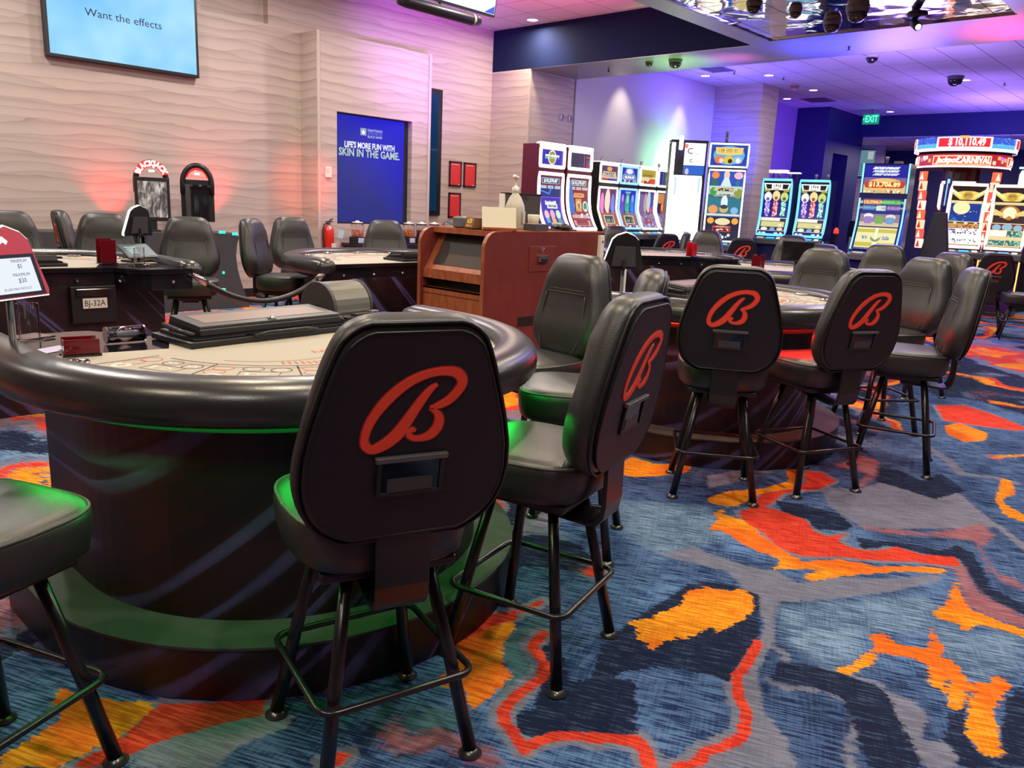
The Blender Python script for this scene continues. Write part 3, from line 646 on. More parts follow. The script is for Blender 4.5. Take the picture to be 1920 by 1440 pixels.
# x, y, leg heading, seat heading, kind, label
STOOLS = [
 (.37, 2.02, 22, 22, 0, 'black stool cut off by the left edge of the photo, seat rim lit green'),
 (1.175, 1.55, 75, 69, 0, 'nearest black stool seen from behind, large red B, pushed up to the nearest table'),
 (1.845, 1.555, 103, 103, 0, 'black stool just right of the nearest one, turned so its red B is seen edge-on'),
 (2.92, 2.545, 185, 173, 0, 'black leather stool facing left in front of the wooden podium'),
 (2.61, 2.02, 120, 123, 0, 'dark stool seen side-on in the gap between the two near card tables'),
 (3.72, 1.93, 33, 31, 0, 'black stool seen straight from behind with red B, middle of the photo'),
 (4.22, 1.64, 64, 64, 0, 'black stool with red B and red-lit seat, second along the red-lit table'),
 (5.03, 1.42, 105, 112, 0, 'black stool seen from its side beside the aisle, curved bracket under its back'),
 (5.80, 1.80, 140, 152, 0, 'black stool with wide seamed front just behind the side-on aisle stool'),
 (6.10, 2.50, 185, 186, 0, 'grey-looking stool facing the camera beyond the far end of the red-lit table'),
 (7.25, 2.02, 150, 150, 0, 'stool half hidden behind the wide-seamed aisle stool'),
 (8.35, 2.72, 190, 196, 0, 'stool in front of the machine showing 13,706.89, right side lit'),
 (9.75, 5.50, 200, 206, 0, 'grey stool in front of the machine showing 9,190'),
 (9.05, 6.38, 240, 238, 0, 'olive-lit stool behind the tall edge-lit display, below the purple slot screens'),
 (9.9, 4.36, 200, 202, 0, 'stool right behind the small black monitor'),
 (3.03, 6.52, 240, 243, 0, 'olive-lit stool at the right end of the table marked BJ-32A'),
 (2.54, 6.95, 250, 252, 0, 'olive-lit stool behind the red card holder at the table marked BJ-32A'),
 (2.76, 7.76, -12, -12, 0, 'dark stool seen edge-on with reddish back, against the far left wall'),
 (1.93, 7.05, 268, 268, 0, 'stool just peeking in at the far left edge above the limit sign'),
 (3.90, 6.50, -55, -52, 0, 'stool lit purple and pink, turned to the right, by the sagging rope'),
 (4.50, 7.06, -95, -92, 0, 'stool lit blue with its front showing, left of the fire extinguisher'),
 (5.28, 6.72, 235, 238, 0, 'olive-lit stool centred below the tall blue advertising panel'),
 (6.35, 6.80, 230, 230, 0, 'stool mostly hidden behind the top of the wooden podium'),
 (11.5, 5.86, 27, 30, 1, 'low stool with red B seen from behind, below the machine showing 9,190'),
 (12.55, 2.62, 15, 17, 1, 'low stool with red B in front of the gold slot machines at the right edge'),
 (12.15, 2.15, 105, 112, 1, 'low stool seen side-on at the right edge of the photo'),
 (11.0, 7.06, 80, 62, 1, 'low stool tinted purple with red B, below the middle purple slot screens'),
 (11.95, 7.45, 100, 115, 1, 'low dark stool below the right end of the row of four slot machines'),
 (10.75, 4.28, 20, 200, 1, 'low purple-edged stool between the black monitor and the yellow basketball screen'),
 (9.6, 2.42, 20, 26, 1, 'low stool whose rounded top shows behind the aisle stools'),
]
place_stools()

# ------------------------------------------------------------------ gaming tables (local: dealer side +y, players on the round -y side)
RAIL = mat('armrest_leather', (.017, .017, .018), .30, bump=.12, bscale=200, spec=.8)
FELT = mat('grey_beige_felt', (.40, .365, .30), .85, bump=.15, bscale=700)
FELTD = mat('felt_print_dark', (.06, .045, .045), .8)
FELTR = mat('felt_print_red', (.55, .10, .05), .8)
FELTW = mat('felt_print_white', (.62, .60, .55), .8)
FELTG = mat('felt_print_shade', (.30, .27, .22), .85)
STEPM = mat('footrest_laminate', (.055, .06, .055), .6, spec=.2)
def pedestal_mat():
    m = bpy.data.materials.new('pedestal_streaks'); m.use_nodes = True  # dark base colour with diagonal violet and reddish streaks
    nt, N, L, b = nodes(m)
    tc = N.new('ShaderNodeTexCoord'); mp = N.new('ShaderNodeMapping'); mp.inputs['Rotation'].default_value = (0, rad(47), 0); L.new(tc.outputs['Object'], mp.inputs[0])
    sc = N.new('ShaderNodeMapping'); sc.inputs['Scale'].default_value = (.55, .35, 9.); L.new(mp.outputs[0], sc.inputs[0])
    n = N.new('ShaderNodeTexNoise'); n.inputs['Scale'].default_value = 1.; n.inputs['Detail'].default_value = 1.5; L.new(sc.outputs[0], n.inputs[0])
    r = N.new('ShaderNodeValToRGB'); e = r.color_ramp.elements
    e[0].position = .38; e[0].color = (.003, .003, .006, 1); e[1].position = .545; e[1].color = (.020, .005, .006, 1)
    for p, c in ((.57, (.05, .045, .13, 1)), (.61, (.085, .07, .19, 1)), (.63, (.012, .005, .010, 1))): x = e.new(p); x.color = c
    L.new(n.outputs['Fac'], r.inputs[0]); L.new(r.outputs[0], b.inputs['Base Color']); b.inputs['Roughness'].default_value = .42
    return m
PEDM = pedestal_mat()
GREENLED = E('00ff50', 65); REDLED = E('ff1008', 90)
RR = .868
def arc(r, a0, a1, n): return [(r * math.cos(rad(a0 + (a1 - a0) * i / n)), r * math.sin(rad(a0 + (a1 - a0) * i / n))) for i in range(n + 1)]
def table_proto():
    t = thing('gaming_table', 'x', 'card table')
    # padded armrest
    path = [(-RR, .50), (-RR, .42), (-RR, .2)] + arc(RR, 180, 360, 40) + [(RR, .14), (RR, .25), (RR, .31)]
    rings = []; n = 18; Lp = len(path)
    for i, (x, y) in enumerate(path):
        a = path[max(i - 1, 0)]; b = path[min(i + 1, Lp - 1)]; tx, ty = b[0] - a[0], b[1] - a[1]; l = math.hypot(tx, ty); nx, ny = -ty / l, tx / l
        s = .72 if i in (0, Lp - 1) else 1
        r = []
        for k in range(n):
            q = 2 * PI * k / n; c, d = math.cos(q), math.sin(q)
            w = .083 * math.copysign(abs(c) ** .75, c) * s; h = .066 * math.copysign(abs(d) ** .8, d) * s
            r.append((x + nx * w, y + ny * w, .900 + h - (.012 * (-c) if c < 0 else 0)))
        rings.append(r)
    m = MB(); m.loft(rings, RAIL); m.build('armrest', t, smooth=True)
    # black glossy top with dealer platform, apron
    top = [(-.84, .54), (-.55, .54), (-.50, .525), (-.44, .42), (-.39, .32), (-.34, .295), (.90, .295), (.90, 0)] + [p for p in arc(.86, 0, -180, 30)][1:]
    m = MB(); m.prism(top, .885, .918, BLACKG); m.build('table_top', t, bevel=.004)
    ap = [(-.84, .525), (-.56, .525), (-.515, .51), (-.455, .41), (-.405, .31), (-.35, .28), (.89, .28), (.89, .24), (-.36, .24), (-.43, .28), (-.49, .39), (-.54, .47), (-.84, .485)]
    m = MB(); m.prism(ap, .775, .885, BLACKG); apo = m.build('apron', t, bevel=.003)
    for kx, ky in ((-.70, .528), (-.42, .36), (-.18, .282), (.12, .282), (.42, .282), (.72, .282)):
        m = MB(); m.lathe([(.0, .0), (.011, 0), (.013, .008), (.007, .02), (0, .021)], CHROME, n=12, M=T(kx, ky, .83, rx=-90)); m.build('knob', apo, smooth=True)
    # felt with its printing
    m = MB()
    fz = .9185
    felt = [(-.80, .10), (-.42, .03), (-.30, .292), (.86, .292), (.86, 0)] + arc(.84, 0, -178, 40)[1:]
    m.prism(felt, fz - .002, fz + .0015, FELT); z = fz + .0016
    def ring(cx, cy, rx, ry, w, mt, n=20, fill=False):
        vs = []; fs = []
        for k in range(n):
            a = 2 * PI * k / n; c, s = math.cos(a), math.sin(a)
            vs += [(cx + rx * c, cy + ry * s, z + .0006), (cx + (rx - w) * c, cy + (ry - w) * s, z + .0006)]
        for k in range(n): j = (k + 1) % n; fs.append((2 * k, 2 * j, 2 * j + 1, 2 * k + 1))
        if fill: fs.append(tuple(2 * k + 1 for k in range(n)))
        m.add(vs, fs, mt)
    def line(pts, w, mt): m.ribbon([(x, y, w) for x, y in pts], z, mt, h=.0005)
    line(arc(.50, 195, 350, 30), .003, FELTD); line(arc(.53, 200, 345, 30), .008, FELTG)
    for a in (188, 215.6, 243.4, 271.2, 299, 326.8, 354): line([(.50 * math.cos(rad(a)), .50 * math.sin(rad(a))), (.83 * math.cos(rad(a)), .83 * math.sin(rad(a)))], .0028, FELTD)
    for a in (201.8, 229.5, 257.3, 285, 313, 340):
        M0 = Matrix.Translation((0, 0, 0)) @ Matrix.Rotation(rad(a + 90), 4, 'Z')
        def P(lx, r): v = M0 @ Vector((lx, -r, 0)); return v.x, v.y
        for lx, r, mt in ((-.09, .545, FELTR), (-.105, .60, FELTR), (0.0, .55, FELTD), (.085, .56, FELTD)):
            c = P(lx, r); ring(c[0], c[1], .033, .033, .0035, mt)
        for lx, r in ((0.0, .55), (.085, .56)): line([P(lx - .018, r - .004), P(lx - .006, r + .006), P(lx + .006, r - .006), P(lx + .018, r + .004)], .004, FELTW)
        c = P(-.10, .655); ring(c[0], c[1], .030, .030, .016, FELTW)
        c = [P(-.03, .59), P(.09, .59), P(.09, .655), P(-.03, .655), P(-.03, .59)]; line(c, .0018, FELTD)
        line([P(-.008, .605), P(-.004, .64)], .006, FELTW); line([P(.02, .62), P(.04, .61), P(.062, .622), P(.05, .634), P(.025, .632)], .003, FELTW)
        line([P(-.07, .70), P(-.02, .693), P(.02, .703), P(.08, .697)], .012, FELTG); line([P(-.09, .74), P(-.04, .733), P(.0, .742), P(.06, .735), P(.1, .74)], .009, FELTR)
    for i in range(12):   # worn red lettering in front of the tray
        x = -.06 + i * .030; line([(x, -.30), (x + .008, -.262 - .008 * math.sin(i * 2.1)), (x + .020, -.298)], .0035, FELTR)
    for i in range(26):
        a = 238 + i * 2.6; r = .455; line([((r - .018) * math.cos(rad(a)), (r - .018) * math.sin(rad(a))), ((r + .018) * math.cos(rad(a + .8)), (r + .018) * math.sin(rad(a + .8)))], .004, FELTR)
    line([(.30 * math.cos(rad(q)) - .12, -.08 + .30 * math.sin(rad(q))) for q in range(215, 300, 8)], .006, FELTG)
    m.build('felt', t)
    # pedestal, stepped foot, LED strip
    def D(r, y): return arc(r, 180, 360, 40) + [(r, y), (-r, y)]
    m = MB(); m.prism(D(.735, .30), .16, .80, PEDM); m.prism(D(.76, .27), .80, .886, BLACKP); m.build('pedestal', t)
    m = MB(); m.prism(D(.885, .34), 0, .162, PEDM); m.prism(D(.89, .34), .162, .175, STEPM); m.build('foot_step', t, bevel=.003)
    m = MB(); n_ = 41; sh = arc(.826, 181, 359, 40); si = arc(.818, 181, 359, 40); m.prism(sh + si[::-1], .797, .886, BLACKP); m.build('led_shield', t)  # added ring under the rail, blocks LED glow from the pedestal
    led = MB(); led.tube([(x, y, .828) for x, y in arc(.848, 182, 358, 40)], .004, GREENLED, n=6); led.build('led_strip', t)
    for a in (185, 207, 232, 258, 284, 310, 335, 356):
        m = MB(); cx, cy = .755 * math.cos(rad(a)), .755 * math.sin(rad(a))
        m.lathe([(.030, .012), (.046, .012), (.048, .016), (.045, .019), (.036, .018), (.032, .013), (.030, .006), (0, .005)], CHROME, n=20, c=(cx, cy, .912)); m.build('cup_holder', t, smooth=True)
    return t
TABLES = [
 (1.56, 2.60, 0, 'nearest card table, felt top running under the close stool, green light on its foot step', 'g'),
 (1.66, 5.86, 180, 'card table behind the nearest one carrying the BJ-32A plate', 'g'),
 (4.45, 5.60, 180, 'card table in front of the blue advertising panel, left of the wooden podium', 'n'),
 (4.75, 2.60, 0, 'card table with a red-lit base behind the stools in the middle right', 'r'),
 (8.50, 5.45, 150, 'card table right of the podium with black apron facing the camera', 'n'),
 (7.70, 3.55, 30, 'card table with the small black monitor, right of centre', 'n'),
]
def place_tables():
    p = table_proto(); out = []
    for i, (x, y, rz, lab, led) in enumerate(TABLES):
        if i == 0: r = p; r.location = (x, y, 0); r.rotation_euler = (0, 0, rad(rz)); r['label'] = lab; r['group'] = 'card tables of the pit'
        else: r = dup(p, (x, y, 0), rz, lab, 'card tables of the pit')
        out.append(r)
        for c in r.children:
            if c.name.startswith('led_strip') and led != 'g':
                c.data = c.data.copy(); c.data.materials[0] = REDLED if led == 'r' else E('402018', .2)
    # number plate and drop box on the BJ-32A table
    t2 = out[1]
    m = MB(); m.box((-.26, .30, .68), (.28, .08, .24), BLACKP); m.box((-.26, .345, .76), (.22, .012, .05), BLACKG); db = m.build('drop_box', t2, bevel=.004)
    m = MB(); m.box((-.26, .349, .69), (.150, .006, .066), WHITEP)
    m.text('BJ-32A', .055, mat('ink_black', (.01, .01, .01), .6), M=Matrix.Translation((-.26, .3527, .69)) @ Matrix.Rotation(PI, 4, 'Z') @ UP, width=.128); m.build('number_plate', db)
    return out
TB = place_tables()

def wp(tab, lx, ly, z=.9186):
    x, y, rz = TABLES[tab][:3]; c, s = math.cos(rad(rz)), math.sin(rad(rz))
    return (x + c * lx - s * ly, y + s * lx + c * ly, z)
# chip trays ----------------------------------------------------------
def chip_tray(tab, lx, ly, rz, label, locked=True):
    t = thing('chip_tray', label, 'chip tray', wp(tab, lx, ly, .9205), TABLES[tab][2] + rz, 'covered chip trays')
    m = MB(); m.prism([(-.355, -.14), (.355, -.14), (.355, .135), (-.355, .135)], 0, .022, BLACKP); m.prism([(-.335, -.125), (.335, -.125), (.33, .125), (-.33, .125)], .022, .034, BLACKG); m.build('tray', t, bevel=.004)
    m = MB(); pr = [(-.115, .034), (-.108, .060), (.10, .076), (.11, .034)]
    m.prism(pr, -.305, .305, BLACKP, axis='x'); cov = m.build('cover', t, bevel=.006)
    M1 = T(0, -.108, .0602, rx=math.degrees(math.atan2(.016, .208)))
    m = MB(); m.box((0, .104, .004), (.605, .205, .008), DARKG, M=M1); m.box((0, .106, .0085), (.52, .125, .002), mat('tray_window', (.20, .13, .11), .45), M=M1); m.build('window_frame', cov, bevel=.002)
    m = MB(); m.lathe([(0, 0), (.018, 0), (.018, .006), (.01, .009), (0, .009)], CHROME, n=14, M=M1 @ T(0, .025, .008)); m.build('lock', cov, smooth=True)
    for s in (-1, 1):
        m = MB(); m.tube([(s * .32, -.10, .04), (s * .335, -.05, .045), (s * .335, .08, .055)], .009, BLACKP, n=6); m.build('end_handle', t, smooth=True)
    m = MB(); m.tube([(-.12, -.15, .024), (-.06, -.155, .034), (.1, -.155, .034), (.16, -.15, .024)], .006, BLACKP, n=6)
    m.build('latch', t, smooth=True)
    return t
chip_tray(0, -.025, .135, 4, 'black covered chip tray with brownish window on the nearest table')
chip_tray(1, .20, .09, 0, 'black chip tray on the table marked BJ-32A')
chip_tray(2, -.27, .12, 0, 'black chip tray on the table left of the podium')
chip_tray(3, -.05, .09, 0, 'black chip tray with pale reflections on the red-lit table')
# automatic shuffler on the nearest table ------------------------------
t = thing('card_shuffler', 'grey domed card shuffler on the nearest table right of the chip tray', 'card shuffler', wp(0, .47, .27, .9205), 8)
m = MB(); m.box2((-.15, -.18, 0), (.22, .16, .014), BLACKP); m.box2((-.13, -.14, .014), (.20, -.04, .026), BLACKG); m.build('base_plate', t, bevel=.004)
pr = [(-.035, .014)] + [(.055 + .105 * -math.cos(rad(a)) * 1.0, .05 + .115 * math.sin(rad(a))) for a in range(0, 181, 12)] + [(.165, .014)]
m = MB(); m.prism(pr, -.10, .10, mat('shuffler_grey', (.17, .165, .14), .32, metal=.35), axis='x'); b = m.build('hood', t, bevel=.004, angle=50)
m = MB(); m.prism([(p[0] * 1.03 - .002, p[1] * 1.02) for p in pr], -.118, -.10, DARKG, axis='x')
m.lathe([(.0, 0), (.03, 0), (.03, .006), (0, .006)], BLACKP, n=16, M=T(-.118, .05, .045, ry=-90)); m.build('side_cheek', t, bevel=.004, angle=50)
m = MB(); m.prism([(p[0] * 1.03 - .002, p[1] * 1.02) for p in pr], .10, .112, DARKG, axis='x'); m.build('side_cheek', t, bevel=.004, angle=50)
m = MB(); m.box2((-.10, -.115, .024), (.11, -.05, .034), CHROME); m.box2((-.06, -.12, .034), (.03, -.09, .044), BLACKP); m.box2((.05, -.1, .034), (.10, -.07, .046), GREYMET); m.tube([(-.12, -.15, .024), (.16, -.15, .024)], .006, CHROME); m.build('card_exit', t, bevel=.002)
# red acrylic discard holders -----------------------------------------
def discard(tab, lx, ly, rz, h, label, RM=REDAC):
    t = thing('discard_holder', label, 'discard holder', wp(tab, lx, ly, .9205), TABLES[tab][2] + rz, 'red discard holders')
    m = MB(); m.box2((-.055, -.05, 0), (.055, .06, .008), BLACKG); m.build('base', t, bevel=.002)
    m = MB(); pr = [(-.05 , -.045), (.05, -.045), (.05, -.040), (-.05, -.040)]
    m.box2((-.05, -.046, .008), (.05, -.041, h), RM); m.box2((-.05, .035, .008), (.05, .040, h * .96), RM); m.box2((-.05, -.041, .008), (-.045, .035, h * .9), RM); m.build('wall', t, bevel=.0015)
discard(0, -.68, .08, -12, .054, 'low dark red holder lying on the glossy end of the nearest table')
discard(1, -.45, .08, 0, .17, 'tall dark red card holder on the table marked BJ-32A')
discard(4, -.35, .22, 30, .17, 'bright red card holder on the table right of the podium', REDBR)
discard(5, -.55, .20, -30, .17, 'dark red card holder in front of the small black monitor')
# clear acrylic --------------------------------------------------------
def shoe_cyl(tab, lx, ly, label):
    t = thing('clear_holder', label, 'acrylic holder', wp(tab, lx, ly, .9205), 20, 'clear acrylic holders')
    m = MB(); m.box2((-.055, -.05, 0), (.06, .05, .006), CLEAR); m.build('base', t, bevel=.001)
    a = arc(.034, -60, 240, 22); b = arc(.031, 240, -60, 22)
    m = MB(); n = len(a); pts = a + b
    m.prism(pts, .006, .12, CLEAR); m.build('tube', t)
shoe_cyl(0, -.715, .46, 'clear upright tube on the glossy end of the nearest table')
shoe_cyl(1, -.60, .25, 'clear upright tube near the tablet on the table marked BJ-32A')
shoe_cyl(4, -.62, .38, 'clear upright card stand on the table right of the podium')
t = thing('clear_roller', 'clear acrylic cylinder lying on the glossy end of the nearest table', 'acrylic cylinder', wp(0, -.49, .215, .9205), -4)
m = MB(); m.lathe([(.028, -.058), (.028, .058), (.0255, .058), (.0255, -.058), (.028, -.058)], CLEAR, n=24, M=T(0, 0, .029, ry=90), cap=False); m.build('tube', t, smooth=True)
for s in (-1, 1):
    m = MB(); m.lathe([(0, -.003), (.029, -.003), (.029, .003), (0, .003)], CHROME, n=24, M=T(s * .061, 0, .029, ry=90)); m.build('end_cap', t)
m = MB(); m.lathe([(0, -.055), (.012, -.055), (.012, .055), (0, .055)], mat('lilac_core', (.4, .42, .55), .3, metal=.6), n=12, M=T(0, 0, .029, ry=90)); m.build('core_rod', t, smooth=True)
t = tag(MB().box((0, 0, .0008), (.16, .075, .0015), mat('blue_card', (.45, .42, .62), .4)).build('printed_card'), 'pale lilac card lying flat on the glossy end of the nearest table', 'card'); t.location = wp(0, -.74, .20, .9186); t.rotation_euler = (0, 0, rad(25))
t = tag(MB().box((0, 0, .0008), (.12, .09, .0015), WHITEP).build('printed_card'), 'white slip lying by the clear tube on the nearest table', 'card'); t.location = wp(0, -.70, .47, .9186); t.rotation_euler = (0, 0, rad(-20)); t.location.z = .9187; t.location.y += .005
bpy.data.objects.remove(t)
# limit signs ----------------------------------------------------------
def limit_sign(loc, face, label, mirror_side, text=True):
    # sign face looks along local -y
    t = thing('limit_sign', label, 'table limit sign', loc, face, 'edge-lit table limit signs')
    def shape(s): return [(-.125 * s, -.09 * s), (.125 * s, -.09 * s), (.128 * s, -.07 * s), (.082 * s, .09 * s), (.055 * s, .115 * s), (0, .135 * s), (-.055 * s, .115 * s), (-.082 * s, .09 * s), (-.128 * s, -.07 * s)]
    Mz = T(0, -.012, .265, rx=-8) @ UP
    m = MB(); m.lathe([(.05, 0), (.052, .004), (.02, .008), (.0105, .012), (.0105, .17)], BLACKP, n=16); m.build('pole', t, smooth=True)
    m = MB(); m.prism(shape(1.0), -.012, .010, mat('sign_edge', (.6, .65, .65), .3, emit='e8fff4', es=2.2), M=Mz); m.build('light_edge', t, bevel=.002)
    m = MB(); m.prism(shape(.965), .0101, .0135, mat('sign_face', (.10, .02, .03), .35, emit='d84048', es=.55), M=Mz)
    m.prism([(-.108, -.083), (.108, -.083), (.083, .045), (-.083, .045)], .0136, .017, mat('sign_bezel', (.02, .02, .028), .3), M=Mz); 
    m.ribbon([(-.055, .062, .006), (-.04, .082, .010), (-.02, .092, .008), (-.005, .080, .006)], .0138, E('ffffff', 1.2), M=Mz); m.build('face_panel', t)
    m = MB(); m.prism([(-.088, -.072), (.088, -.072), (.069, .034), (-.069, .034)], .0171, .0181, E('dfe6ee', 1.0), M=Mz)
    ink = mat('sign_ink', (.03, .03, .16), .5)
    for s, yy, h in (('MINIMUM', .024, .014), ('$5', .008, .018), ('MAXIMUM', -.018, .014), ('$30', -.036, .020), ('$1,000 MAX PAYOUT', -.060, .011)):
        m.text(s, h, ink, M=Mz @ T(.022 if len(s) < 9 else 0.0, yy, .0184))
    m.build('screen', t)
    m = MB(); m.prism(shape(.985), -.018, -.0122, BLACKP, M=Mz); m.prism([(-.075, -.07), (.075, -.07), (.062, .05), (-.062, .05)], -.03, -.016, DARKG, M=Mz); m.tube([(0, .0, .17), (0, .02, .19), (0, .015, .23)], .012, BLACKP); m.build('rear_housing', t)
    return t
limit_sign(wp(0, -.838, .185, .9186), 31, 'red limit sign with $5 and $30 at the left edge of the photo', 1)
limit_sign(wp(3, -.75, .20, .9186), 140, 'dark back of an arched sign with lit edge, right of the podium', 1)
limit_sign(wp(1, -.80, -.22, .9186), 200, 'small arched sign seen from behind, at the right end of the BJ-32A table', 1)
# tablet on the BJ-32A table -------------------------------------------
t = thing('tablet', 'tilted tablet with dark teal screen at the right end of the BJ-32A table', 'tablet', wp(1, -.70, -.02, .9205), 15)
m = MB(); m.box2((-.09, -.05, 0), (.09, .07, .014), BLACKP); m.prism([(-.03, .012), (.04, .012), (.03, .075), (.015, .075)], -.03, .03, BLACKP, axis='x'); m.build('stand', t, bevel=.003)
MT = T(0, .0, .075, rx=32)
m = MB(); m.box((0, 0, 0), (.25, .165, .012), BLACKP, M=MT); b = m.build('case', t, bevel=.004)
m = MB(); m.box((0, 0, .0068), (.22, .135, .0012), E('2c5560', .7), M=MT)
for i in range(4): m.box((-.04, .04 - i * .022, .0078), (.09 - .01 * i, .007, .0006), E('cfeef0', .8), M=MT)
m.build('screen', t)
# small monitor on the monitor table ------------------------------------
t = thing('monitor', 'small black monitor on a post seen from behind, right of centre', 'monitor', (7.50, 3.24, .9205), 115)
m = MB(); m.lathe([(.07, 0), (.07, .008), (.02, .014), (.017, .03), (.017, .19)], BLACKP, n=16); m.build('post', t, smooth=True)
m = MB(); m.box((0, .03, .21), (.29, .035, .20), BLACKP); m.box((0, .008, .21), (.22, .02, .13), DARKG); m.build('housing', t, bevel=.008)
m = MB(); m.tube([(0, 0, .16), (0, -.025, .195), (0, .0, .21)], .016, BLACKP, n=8); m.lathe([(0, -.02), (.03, -.02), (.03, .02), (0, .02)], GREYMET, n=14, M=T(0, -.005, .205, rx=90)); m.build('bracket', t, smooth=True)
m = MB(); m.box((0, .0485, .21), (.26, .002, .17), mat('monitor_glass', (.01, .01, .012), .1)); m.build('screen', t)
# white card rack and holder on the red-lit table -------------------------
t = thing('card_rack', 'tall white plastic card rack standing between the podium and the arched sign', 'card rack', wp(3, -.60, .30, .9186), 20)
m = MB(); m.box2((-.035, -.03, 0), (.035, .03, .012), WHITEP); m.box2((-.03, -.012, .012), (.03, .006, .19), WHITEP); m.build('body', t, bevel=.003)
t = thing('card_deck_box', 'small box with blue and yellow labels at the foot of the arched sign', 'card box', wp(3, -.63, .06, .9186), 5)
m = MB(); m.box2((-.06, -.04, 0), (.07, .04, .045), WHITEP); m.build('carton', t, bevel=.002)
m = MB(); m.box2((-.05, -.0415, .006), (-.005, -.040, .04), mat('label_blue', (.12, .25, .6), .5)); m.box2((.01, -.0415, .006), (.06, -.040, .04), mat('label_yellow', (.7, .55, .1), .5)); m.build('label_strip', t)
# rope between tables -----------------------------------------------------
def rope():
    A = Vector((2.47, 5.26, .885)); B = Vector((3.58, 5.32, .87)); pts = []
    t = thing('barrier_rope', 'black sagging barrier rope with chrome ends in front of the left tables', 'barrier rope', tuple((A + B) / 2)); c0 = (A + B) / 2
    for i in range(25):
        s = i / 24; p = A.lerp(B, s); p.z -= .21 * (1 - (2 * s - 1) ** 2); pts.append(p - c0)
    m = MB(); m.tube(pts[2:-2], .021, BLACKP, n=10); m.build('rope', t, smooth=True)
    for q in (pts[:3], pts[-1:-4:-1]):
        m = MB(); m.tube(q, .024, CHROME, n=12, rs=[.012, .024, .026]); m.build('end_ferrule', t, smooth=True)
rope()

# ------------------------------------------------------------------ wooden podium
def wood(name, c1, c2, sc=(3, 3, .6)):
    m = bpy.data.materials.new(name); m.use_nodes = True
    nt, N, L, b = nodes(m)
    tc = N.new('ShaderNodeTexCoord'); mp = N.new('ShaderNodeMapping'); mp.inputs['Scale'].default_value = sc; L.new(tc.outputs['Object'], mp.inputs[0])
    n = N.new('ShaderNodeTexNoise'); n.inputs['Scale'].default_value = 9; n.inputs['Detail'].default_value = 5; n.inputs['Distortion'].default_value = .5; L.new(mp.outputs[0], n.inputs[0])
    r = N.new('ShaderNodeValToRGB'); e = r.color_ramp.elements; e[0].position = .35; e[0].color = (*c1, 1); e[1].position = .68; e[1].color = (*c2, 1)
    L.new(n.outputs['Fac'], r.inputs[0]); L.new(r.outputs[0], b.inputs['Base Color']); b.inputs['Roughness'].default_value = .42
    return m
CHERRY = wood('cherry_wood', (.25, .062, .022), (.38, .11, .04)); MAROON = wood('maroon_laminate', (.135, .022, .016), (.17, .030, .022), (1, 1, .4))
